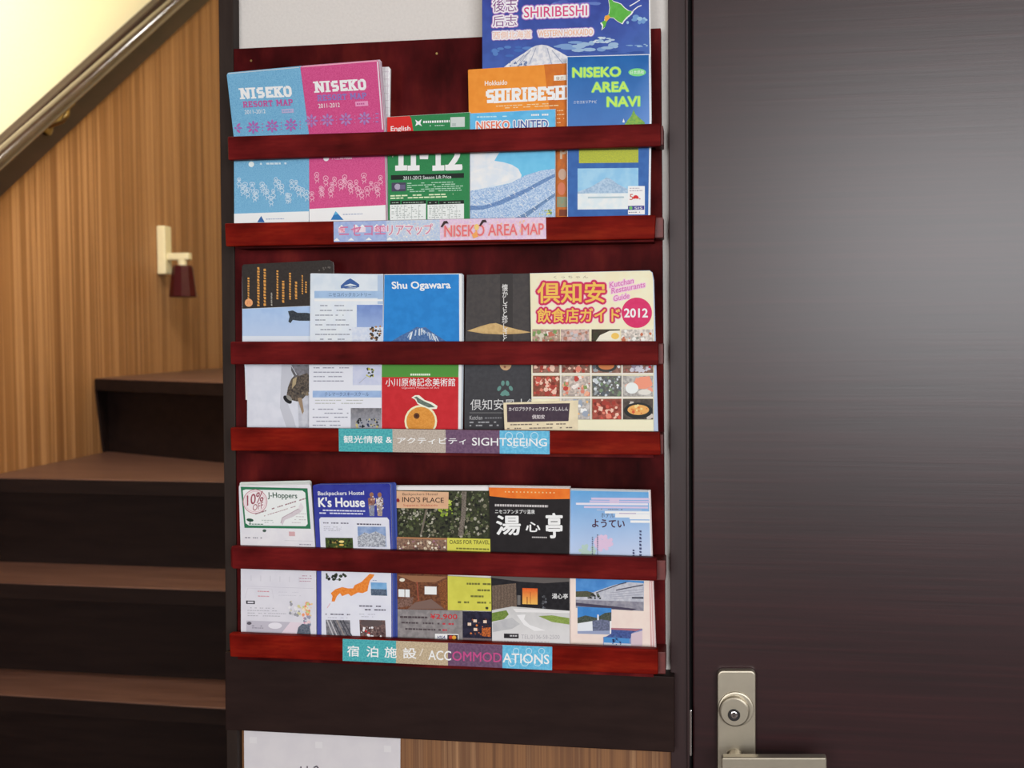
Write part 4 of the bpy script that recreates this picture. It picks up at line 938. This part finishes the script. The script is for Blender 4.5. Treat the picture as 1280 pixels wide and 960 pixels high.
p.rect(463.6, 727.8, 483.4, 744, (110, 160, 206), (130, 175, 214), .05, sl=.03); p.rect(463.6, 736, 483.4, 744, (96, 110, 130), (70, 84, 104), .3, sl=.03); p.fine(466, 724.4, 484, 726.4, 1, (130, 150, 180), .9)
p.fine(449, 755, 482, 764, 2, (96, 92, 106), 1.6, seg=(2, 5), gap=.7); p.fine(407, 766, 438, 769, 1, (96, 92, 106), 1.5); p.fine(449, 766, 471, 772, 2, (176, 176, 188), .8); p.fine(410, 770.6, 438, 773, 1, (176, 176, 188), .8)
p.rect(407.4, 774.6, 437.6, 806, (130, 128, 134), (90, 90, 98), .2, sl=.02)
for k in range(6): p.line([(409+k*4, 775), (418+k*4.6, 797)], 1.4, random.choice([(70, 70, 78), (186, 184, 188), (150, 140, 136)]))
p.rect(449.4, 774.6, 481.6, 808, (120, 96, 92), (84, 66, 66), .2, sl=.02); p.disc(465, 779, 14, (90, 78, 78), ry=4); p.speckle(450, 783, 481, 799, 34, [(190, 40, 46), (226, 224, 226), (70, 50, 52), (150, 130, 124)], .8, 2.6, 0)
p.finish(b)
pile(p, ol, 3, .0014, .0019, 'leaflet', 'deep blue hostel leaflet fanned out behind the front one', 'spare deep blue hostel leaflets', (60, 78, 160), 'leaflet', .0021, .0004)

# ---- tier 3, forest hostel leaflet
p = Print([(824, .0460), (606, .0515)], 553, .03, 0)
ol = [(493.6, 608.5), (612, 608.4), (616, B3(616)), (497.5, B3(497))]
b = p.body(ol, .002, 'leaflet', 'hostel leaflet with forest photograph, yellow panels and red price', 'leaflet')
p.poly(ol, (226, 222, 222))
p.poly([(494, 612.6), (613, 613.4), (613.6, 694), (496.5, 691)], (62, 66, 44), (44, 46, 34), .15)
FO = [(40, 42, 32), (58, 66, 40), (96, 104, 72), (160, 156, 140), (30, 30, 26), (120, 116, 96), (84, 92, 54)]
p.speckle(496, 614, 612, 672, 420, FO, .8, 3.4, 0)
p.speckle(498, 636, 546, 656, 60, [(176, 172, 156), (130, 128, 110), (60, 58, 48)], .6, 2, 0); p.speckle(548, 624, 568, 646, 46, [(150, 170, 60), (120, 144, 50), (180, 190, 90)], .8, 2.8, 0)
p.poly([(578, 614), (584, 614), (583, 640), (579.5, 669), (573, 669), (577, 645)], (128, 118, 108), (90, 82, 74), .4); p.line([(534, 636), (527, 668)], 2.4, (112, 104, 92))
p.poly([(494.6, 613), (561.6, 614.6), (561, 635.4), (495.4, 634.4)], (214, 172, 138), (208, 164, 130), .03)
p.text('Backpackers Hostel', 504, 615.6, 547.6, 619.6, (86, 64, 54), .01, sl=0); p.text("INO'S PLACE", 503.6, 621, 555.4, 627.4, (50, 30, 30), .02, sl=.02); p.text('Sapporo, Hokkaido', 505, 629.6, 548, 633, (176, 70, 50), .01, sl=0)
p.poly([(496, 624.6), (498.2, 621.6), (500.4, 624.6), (500.2, 627), (496.2, 627)], (130, 30, 36))
p.poly([(496.6, 670.4), (560, 672.4), (560, 694), (497, 692)], (146, 116, 96), (110, 84, 72), .2); p.line([(497, 671.5), (560, 673)], 2, (170, 120, 84)); p.speckle(498, 674, 559, 691, 60, [(196, 176, 150), (120, 76, 66), (90, 70, 66), (226, 214, 196), (150, 110, 120)], .8, 2.8, 0)
YY = (208, 204, 84)
p.poly([(559.8, 671.6), (613.4, 673), (613.8, 700), (560, 700)], YY); p.text('OASIS FOR TRAVEL', 562.6, 674.4, 612.6, 679.4, (84, 84, 40), .02, sl=.01); p.fine(571, 682.4, 612, 687, 1, (120, 118, 50), 2, seg=(2, 5), gap=.7, ragged=0)
p.poly([(497, 714), (560.6, 716), (560.6, 761.6), (498, 760.6)], (120, 74, 50), (92, 54, 38), .2)
p.poly([(497.4, 718), (560, 720), (545, 727), (520, 727)], (150, 104, 74)); p.poly([(548, 729), (560, 722), (560.4, 761), (553, 758)], (146, 88, 50), (100, 60, 36), .3); p.poly([(520, 752), (540, 748), (556, 760), (510, 760.6)], (120, 96, 88)); p.poly([(498, 748), (518, 745), (516, 756), (498, 759)], (132, 100, 90), (100, 74, 62), .3)
p.poly([(531.6, 732), (546.6, 732.4), (546.6, 742.4), (531.6, 742)], (232, 236, 240)); p.poly([(499, 735.6), (513, 736), (513, 745.6), (499, 745)], (226, 230, 238)); p.line([(507, 735.6), (507, 745.6)], .9, (110, 80, 64)); p.disc(503.6, 724, 3.4, (236, 226, 210), ry=2.2); p.line([(522, 726), (524, 750)], 1.2, (160, 80, 60))
p.poly([(560.4, 719), (615, 722), (615.4, 763), (560.6, 761.6)], YY, (200, 196, 78), .03)
for y, x in ((728.6, 584), (736.6, 594), (744.2, 589), (751.6, 573)): p.fine(x, y-1.4, 614, y+1.6, 1, (110, 108, 50), 2.4, seg=(2, 5), gap=.6, sl=.02, ragged=0)
p.rect(607.6, 757.6, 611, 760.6, (60, 60, 40))
p.poly([(498, 760.6), (579, 762.4), (579, 806), (498.2, 803)], (146, 140, 140), (128, 123, 124), .08)
p.fine(501, 768, 536, 772.4, 1, (78, 66, 70), 2.4, seg=(2, 5), gap=.6, sl=.02, ragged=0); p.text('¥2,900', 538.6, 766.4, 572.4, 773.8, (196, 40, 50), .03, sl=.015)
for y, x, m in ((776.6, 502.6, 552), (784.4, 502.6, 552)): p.fine(x, y-1, m, y+2, 1, (84, 74, 78), 2.2, seg=(2, 5), gap=.7, sl=.03, ragged=0); p.fine(m+2, y+.6, 568, y+3.6, 1, (186, 60, 72), 2.2, seg=(2, 4), gap=.7, sl=.02, ragged=0)
p.rect(544.6, 791, 574, 799.4, (232, 232, 238), sl=.02); p.text('VISA', 547.4, 793.6, 557.4, 797.6, (40, 50, 110), .03, italic=.25, sl=0); p.rect(560, 792.4, 573, 799, (60, 46, 50), sl=.02); p.disc(564.4, 795.8, 2.6, (190, 60, 50), n=14); p.disc(568.4, 795.9, 2.6, (224, 160, 60), n=14)
p.poly([(579, 763), (615.4, 763.8), (616, 797.4), (579.2, 796)], (30, 28, 44), (44, 42, 62), .1); p.speckle(588, 772, 614, 794, 26, [(214, 120, 60), (60, 40, 40), (30, 26, 34), (150, 80, 50)], .8, 2.6, 0)
for x, y in ((594.6, 775), (607, 776), (595, 785.6), (587.6, 779)): p.rect(x-2.2, y-1.8, x+2.2, y+1.8, (226, 200, 180)); 
p.poly([(603, 784), (614, 783), (614, 795), (603, 794)], (206, 110, 50), (120, 60, 40), .4)
p.poly([(579.2, 796), (616, 797.4), (616, 810), (579, 806)], (122, 106, 108)); p.finish(b)
pile(p, ol, 2, .0014, .0019, 'leaflet', 'forest photograph hostel leaflet tucked behind the front one', 'spare forest hostel leaflets', (222, 220, 220), 'leaflet', .0002, .0007)

# ---- tier 3, black hot spring leaflet
p = Print([(826, .0520), (607, .0553)], 662, .02, 0)
ol = [(610.8, 608), (712.6, 609.4), (711.6, 696), (712.2, B3(712)), (615.2, B3(615)), (613.6, 690)]
b = p.body(ol, .0022, 'leaflet', 'black hot spring inn leaflet with orange top band and brush-written white characters', 'leaflet')
p.poly(ol, (30, 26, 28), (34, 30, 32), .05)
p.line([(611, 608.6), (712.4, 610.2)], 1.4, (206, 196, 190))
p.poly([(611, 609.4), (712.4, 611), (712.2, 623.6), (680, 624), (640, 623), (612, 620)], (230, 122, 42), (222, 108, 34), .03); p.fine(631, 613, 694, 616.4, 1, (240, 190, 130), 1.6, seg=(1.4, 2), gap=3, fill=1, ragged=0)
p.fine(618.6, 629.6, 685, 633.4, 1, (196, 190, 190), 2.8, seg=(2, 2.8), gap=.7, fill=1, ragged=0); p.text('ニセコアンヌプリ温泉', 618.8, 636.8, 668.6, 642.2, (238, 236, 236), .02, sl=.01)
p.text('湯', 620, 644, 651, 669, (248, 246, 246), .05, sl=0); p.text('心', 657, 652.4, 675.4, 665, (248, 246, 246), .05, sl=0); p.text('亭', 682, 641, 703.4, 673, (248, 246, 246), .05, sl=0)
p.fine(665, 670, 684, 673, 1, (190, 186, 186), 1.6, seg=(1.6, 2.2), gap=.5, fill=1, ragged=0)
p.poly([(613.8, 716), (711.8, 716), (712, 766), (614.6, 763)], (28, 26, 30), (36, 34, 38), .1)
p.poly([(614, 722), (650, 727), (680, 729), (711.6, 727), (711.6, 721), (614, 716)], (96, 90, 88)); p.poly([(615, 732), (645, 729), (646, 759), (634, 761), (615.6, 762.6)], (118, 100, 86), (96, 80, 70), .3)
for x in range(618, 645, 4): p.line([(x, 732), (x, 761)], .7, (84, 70, 62))
p.poly([(653, 735), (672, 735.6), (672, 755.6), (653, 755)], (226, 96, 40), (214, 80, 30), .1, tb=(735, 755, (240, 180, 90))); p.line([(659, 746), (659, 755)], .9, (120, 50, 30)); p.line([(663, 740), (663, 755)], .6, (150, 60, 30)); p.rect(646.6, 744, 650.6, 756, (110, 106, 104)); p.speckle(676, 742, 684, 762, 14, [(70, 70, 74), (96, 98, 104)], 1, 2.6, 0)
p.text('湯心亭', 690, 741.8, 710, 748.6, (232, 230, 230), .02)
p.poly([(615, 762.6), (640, 758), (712, 763.4), (712.2, 812), (615.2, 808)], (200, 199, 198), (192, 191, 191), .05, tb=(762, 800, (216, 215, 216))); p.poly([(641, 760.6), (712, 763.4), (712, 766.4), (645, 765)], (222, 220, 220))
p.poly([(615, 766), (633, 762.6), (636, 768), (630, 774), (615, 777)], (118, 140, 66), (100, 124, 56), .3); p.poly([(673, 770), (690, 769), (711.8, 772.6), (711.8, 780.6), (690, 777.4)], (140, 160, 82), (124, 146, 70), .3)
p.poly([(646, 768.6), (657, 768), (655, 774), (662, 781), (682, 788), (668, 788.6), (655, 781), (650, 774)], (228, 227, 228)); p.poly([(616, 778), (640, 772), (650, 780), (640, 786), (616, 790)], (186, 186, 188), (176, 176, 180), .05)
p.rect(630, 791.8, 648.4, 797.6, (40, 36, 40), sl=.02); p.fine(631, 793, 647, 796, 1, (190, 188, 190), 1.8, seg=(2, 3), gap=.7, ragged=0); p.text('TEL.0136-58-2500', 651.6, 793.4, 699.6, 798.6, (172, 170, 174), .0, sl=.01); p.fine(630, 799.6, 700, 803, 1, (196, 186, 186), 1.2, seg=(1, 3), gap=1.6)
p.finish(b)
pile(p, ol, 2, .0014, .0018, 'leaflet', 'black hot spring inn leaflet tucked behind the front one', 'spare hot spring leaflets', (206, 198, 194), 'leaflet', .0002, .0007)

# ---- tier 3, pale blue hotel leaflet
p = Print([(828, .0470), (610, .0515)], 764, .02, 0)
ol = [(709.6, 611), (812, 613), (814.6, 697), (820, B3(819)), (713, B3(713))]
b = p.body(ol, .002, 'leaflet', 'pale blue hotel leaflet with pink and white streaks, right end of the bottom tier', 'leaflet')
p.poly(ol, (228, 196, 192)); p.poly([(709.8, 611.4), (811.6, 613.4), (814.2, 697), (814.6, 710), (712.4, 710)], (92, 156, 210), (98, 162, 214), .03, tb=(614, 694, (196, 206, 230)))
p.line([(710, 612), (811.8, 614.2)], 2.2, (176, 186, 194)); p.line([(811.2, 613), (814, 698)], 1.2, (222, 226, 232))
PB = (206, 190, 216)
for x0, y0, x1, y1, c in ((739, 622, 811.6, 624.6, PB), (737, 625.4, 811.6, 628, (196, 186, 218)), (720, 628.4, 810, 631, (222, 216, 228)), (730, 632.6, 810, 635, PB), (762, 624, 774, 629, PB), (746, 636.6, 802, 638.2, (170, 186, 214)), (756, 638.8, 812, 641.6, (236, 236, 240)), (769, 642, 812, 646.8, (232, 232, 238)), (787, 646, 812.6, 649, (232, 232, 238)), (788, 650.4, 812.6, 653.4, (240, 240, 242)), (774, 641, 795, 642.4, (186, 176, 200))):
    p.rect(x0, y0, x1, y1, c, sl=.008)
p.fine(751, 635, 782, 637.6, 1, (110, 120, 150), 1.2, seg=(1, 2), gap=.7); p.text('ホテル', 751, 641.4, 768, 647, (70, 70, 96), .0); p.text('ようてい', 740, 649.2, 781, 659.6, (70, 34, 56), .045)
for k in range(40):
    a, r = random.random()*6.28, random.random()**.6*11
    p.disc(754+r*math.cos(a), 679+r*.8*math.sin(a), 2.6, (214, 188, 214), n=8)
for k in range(30):
    a, r = random.random()*6.28, random.random()**.6*10
    p.disc(734+r*math.cos(a), 689+r*.7*math.sin(a), 2.4, (176, 200, 190), n=8)
p.vfine(740.6, 671, 692, 1.7, (84, 90, 120)); p.vfine(747, 668, 694, 1.7, (84, 90, 120)); p.vfine(800.6, 663, 695, 3, (70, 76, 110), 1.6); p.vfine(792, 687, 697, 2.6, (70, 76, 110))
p.poly([(712.4, 718), (812, 722), (813.6, 812), (820, B3(819)), (713, B3(713))], (232, 214, 204), (228, 209, 200), .03); p.poly([(811.6, 722), (816.4, 722), (819.6, 830), (813.6, 830)], (206, 160, 160)); p.line([(813.4, 727), (815.6, 812)], .8, (240, 222, 218)); p.line([(815.8, 727), (818.2, 812)], .8, (240, 222, 218))
p.poly([(719.8, 722), (805, 726), (804.6, 763.6), (719.8, 759.4)], (70, 130, 196), (84, 144, 206), .04)
p.poly([(719.8, 742), (742, 740), (768, 731), (786, 727.4), (804.8, 729), (804.6, 752), (719.8, 749.6)], (196, 196, 204), (176, 178, 190), .1); p.poly([(719.8, 739), (734, 738.6), (742, 741), (741, 746), (719.8, 746)], (92, 86, 70), (70, 80, 60), .3)
p.line([(745, 741), (775, 730), (783, 728)], 1.2, (70, 70, 84)); p.line([(770, 737.6), (804, 731)], 1.4, (80, 80, 94)); 
for k in range(4): p.line([(762, 741+k*2.6), (804, 736.4+k*3.2)], .6, (150, 150, 166))
p.speckle(734, 741, 752, 749, 26, [(50, 52, 50), (70, 84, 60), (120, 120, 120)], .8, 2.4, 0); p.poly([(719.8, 749.4), (804.6, 752), (804.6, 763.6), (719.8, 759.6)], (150, 148, 158), (128, 126, 140), .08); p.poly([(719.8, 753), (770, 758), (796, 761), (790, 763), (719.8, 757)], (70, 64, 84)); p.rect(790, 746, 804.4, 748, (60, 60, 74), sl=.02)
p.poly([(722, 758), (764.4, 760), (764, 793), (722, 791.6)], (58, 124, 192), (70, 136, 202), .04); p.poly([(722, 772), (732, 769), (746, 772), (756, 766), (764.2, 765), (764, 776), (722, 780)], (84, 90, 80), (60, 70, 60), .3); p.poly([(722, 779), (741, 776), (741, 790), (722, 790)], (220, 224, 232)); p.poly([(740.4, 775.6), (752, 774), (764, 776), (764, 789.6), (741, 789)], (112, 118, 146), (90, 96, 120), .2); p.poly([(722, 788.6), (764, 788), (764, 793), (722, 791.8)], (146, 156, 186)); p.rect(746.6, 768, 748.6, 775, (220, 220, 226)); p.rect(762.4, 776, 764.4, 792, (232, 230, 234))
p.poly([(764, 784.6), (803, 785.6), (803, 818), (754, 815), (754, 796), (764, 794)], (140, 150, 190), (120, 132, 178), .08); p.poly([(764.6, 785), (803, 786), (790, 791), (788, 798), (755, 797), (764, 792)], (74, 92, 150), (60, 76, 130), .2); p.poly([(764, 784.6), (803, 785.8), (795, 788.6), (764, 786.6)], (170, 110, 120)); p.poly([(755, 796), (787, 798), (787, 804), (755, 803)], (76, 140, 200)); p.poly([(789, 792), (803, 788), (803, 814), (789, 812)], (206, 186, 196)); p.poly([(755, 803), (789, 804.6), (789, 818), (754, 816)], (206, 210, 222)); p.speckle(765, 794, 778, 806, 22, [(40, 50, 90), (70, 110, 160)], .7, 2, 0)
p.finish(b)
pile(p, ol, 2, .0014, .0019, 'leaflet', 'pale blue hotel leaflet tucked behind the front one', 'spare hotel leaflets', (224, 206, 206), 'leaflet', .0006, .0002)

# ---- title strips stuck on the lower rails
def strip(corners, slope, label):
    p = Print([(corners[3][1]+3, RF+.0008), (corners[0][1]-3, RF+.0008)], (corners[0][0]+corners[1][0])/2, slope, 0)
    o = p.body(corners, .0007, 'title_strip', label, None); l = world_loc(o); o.parent = rack; o.location = l - world_loc(rack)
    return p, o
def lerp(a, b, t): return (a[0]+(b[0]-a[0])*t, a[1]+(b[1]-a[1])*t)
def segs(p, c, cuts, cols):
    for (t0, t1), (c1, c2, g) in zip(zip(cuts, cuts[1:]), cols):
        p.poly([lerp(c[0], c[1], t0), lerp(c[0], c[1], t1), lerp(c[3], c[2], t1), lerp(c[3], c[2], t0)], c1, c2, g)
c = [(417, 277), (682.3, 271.6), (682.8, 298.6), (417.3, 302.6)]
p, o = strip(c, -.022, 'pale blue and pink paper title strip')
segs(p, c, [0, .25, .5, 1], [((150, 168, 212), (164, 180, 216), .1), ((172, 190, 218), (200, 206, 216), .25), ((214, 184, 212), (224, 200, 216), .15)])
for x, cc in ((427, (216, 130, 150)), (445, (206, 130, 170)), (453, (226, 220, 226)), (471, (206, 120, 150)), (479, (200, 150, 190))):
    y = 286-.02*(x-420); p.poly([(x-4, y+5), (x-4, y-1), (x, y-5), (x+4, y-1), (x+4, y+5)], cc, (226, 200, 214), .4); p.poly([(x-4, y-1), (x, y-5), (x+4, y-1), (x, y-2)], (240, 236, 240))
for x in (421, 439, 461, 487): y = 300-.02*(x-420); p.poly([(x-4, y+1), (x, y-2.4), (x+4, y+1)], (234, 234, 240))
p.text('ニセコエ', 424, 280.6, 482, 294.6, (204, 112, 150), .01)
p.text('リアマップ', 484, 280, 541, 294, (206, 132, 156), .03, halo=(230, 224, 226), halo_w=.8); p.speckle(500, 279, 556, 298, 60, [(226, 222, 220), (186, 196, 214), (210, 190, 190)], .6, 1.6, -.02)
p.text('リアマップ', 484, 280, 541, 294, (206, 132, 156), .02)
p.speckle(556, 277, 680, 296, 90, [(228, 196, 190), (222, 176, 204), (232, 190, 150)], .6, 2, -.02)
p.text('NISEKO AREA MAP', 555.6, 280.4, 680, 294.8, (218, 104, 112), .018, halo=(232, 186, 180), halo_w=.6)
for x, y in ((556, 280.5), (604, 279)): p.poly([(x-5, y+3), (x-1, y-4), (x+3, y-4.4), (x+5, y-1), (x+1, y-1), (x-3, y+4)], (56, 40, 40))
p.poly([(590, 294), (596, 288), (598, 296), (592, 298)], (232, 160, 90)); p.disc(596, 284, 3, (236, 196, 120), ry=4); p.finish(o)
TE = ((62, 152, 162), (84, 176, 178), .25); BE = ((190, 178, 166), (168, 154, 142), .3); PL = ((98, 70, 98), (112, 84, 110), .15); SK = ((90, 172, 210), (110, 188, 220), .15)
c = [(423.3, 535.4), (687, 538.8), (687, 567.8), (423.7, 564.2)]
p, o = strip(c, .012, 'teal, beige, plum and sky blue paper title strip on the middle tier')
segs(p, c, [0, .255, .507, .763, 1], [TE, BE, PL, SK])
for x in (636, 650, 668): p.ring(x, 545, 4.5, 1, (176, 212, 230)); p.ring(x+7, 556, 3.6, .9, (176, 212, 230))
p.text('観光情報', 429.4, 544.6, 478.6, 554, (240, 246, 246), .02); p.text('&', 482.4, 546, 490, 553.6, (240, 246, 246), .03)
p.text('アクティビティ', 496.6, 547, 582.4, 555, (240, 236, 234), .03); p.text('SIGHTSEEING', 590, 547.6, 683.6, 557.4, (246, 246, 248), .015); p.finish(o)
c = [(428.3, 798.6), (690.2, 808.6), (690, 837.8), (428.3, 826)]
p, o = strip(c, .037, 'teal, beige, plum and sky blue paper title strip on the bottom tier')
BE = ((196, 178, 148), (174, 154, 128), .3)
segs(p, c, [0, .255, .503, .763, 1], [TE, BE, PL, SK])
for x in (640, 656, 672): p.ring(x, 828, 4.5, 1, (176, 212, 230)); p.ring(x+5, 814, 3.6, .9, (176, 212, 230))
for t, x0, x1 in (('宿', 434, 449), ('泊', 458, 473), ('施', 480.6, 496), ('設', 503.6, 520.6)):
    y = 807+.037*((x0+x1)/2-441); p.text(t, x0, y, x1, y+13.6, (244, 246, 246), .03)
p.text('/', 524, 810.6, 529.6, 820, (214, 204, 190), .01)
for t, x0, x1, cc in (('ACC', 535.4, 564, (244, 242, 240)), ('OMMOD', 565.4, 627, (190, 76, 132)), ('ATIONS', 628.4, 686.6, (246, 248, 250))):
    y = 813.2+.037*((x0+x1)/2-549.7); p.text(t, x0, y, x1, y+12, cc, .02)
p.finish(o)

# ---- notice sheet taped below the band
p = Print([(1000, .0062), (900, .0062)], 400, .045, 0)
ol = [(305, 913), (500.5, 923), (499.6, 1180), (306.5, 1166)]
b = p.body(ol, .0008, 'notice_sheet', 'white notice sheet fixed to the striped panelling below the rack', 'notice')
p.poly(ol, (206, 201, 205), (210, 205, 208), .02)
for x, y in ((316, 925), (398, 931), (484, 936)): p.rect(x-4, y-4, x+5, y+4, (216, 212, 214))
p.line([(376, 958), (377, 972)], 1.6, (70, 60, 70)); p.line([(384, 957.5), (384.6, 972)], 1.6, (80, 70, 80)); p.line([(392, 959.5), (396, 957.6), (399, 962)], 1.6, (60, 54, 66)); p.line([(372, 964), (388, 965)], 1.4, (70, 60, 70))
p.finish(b)
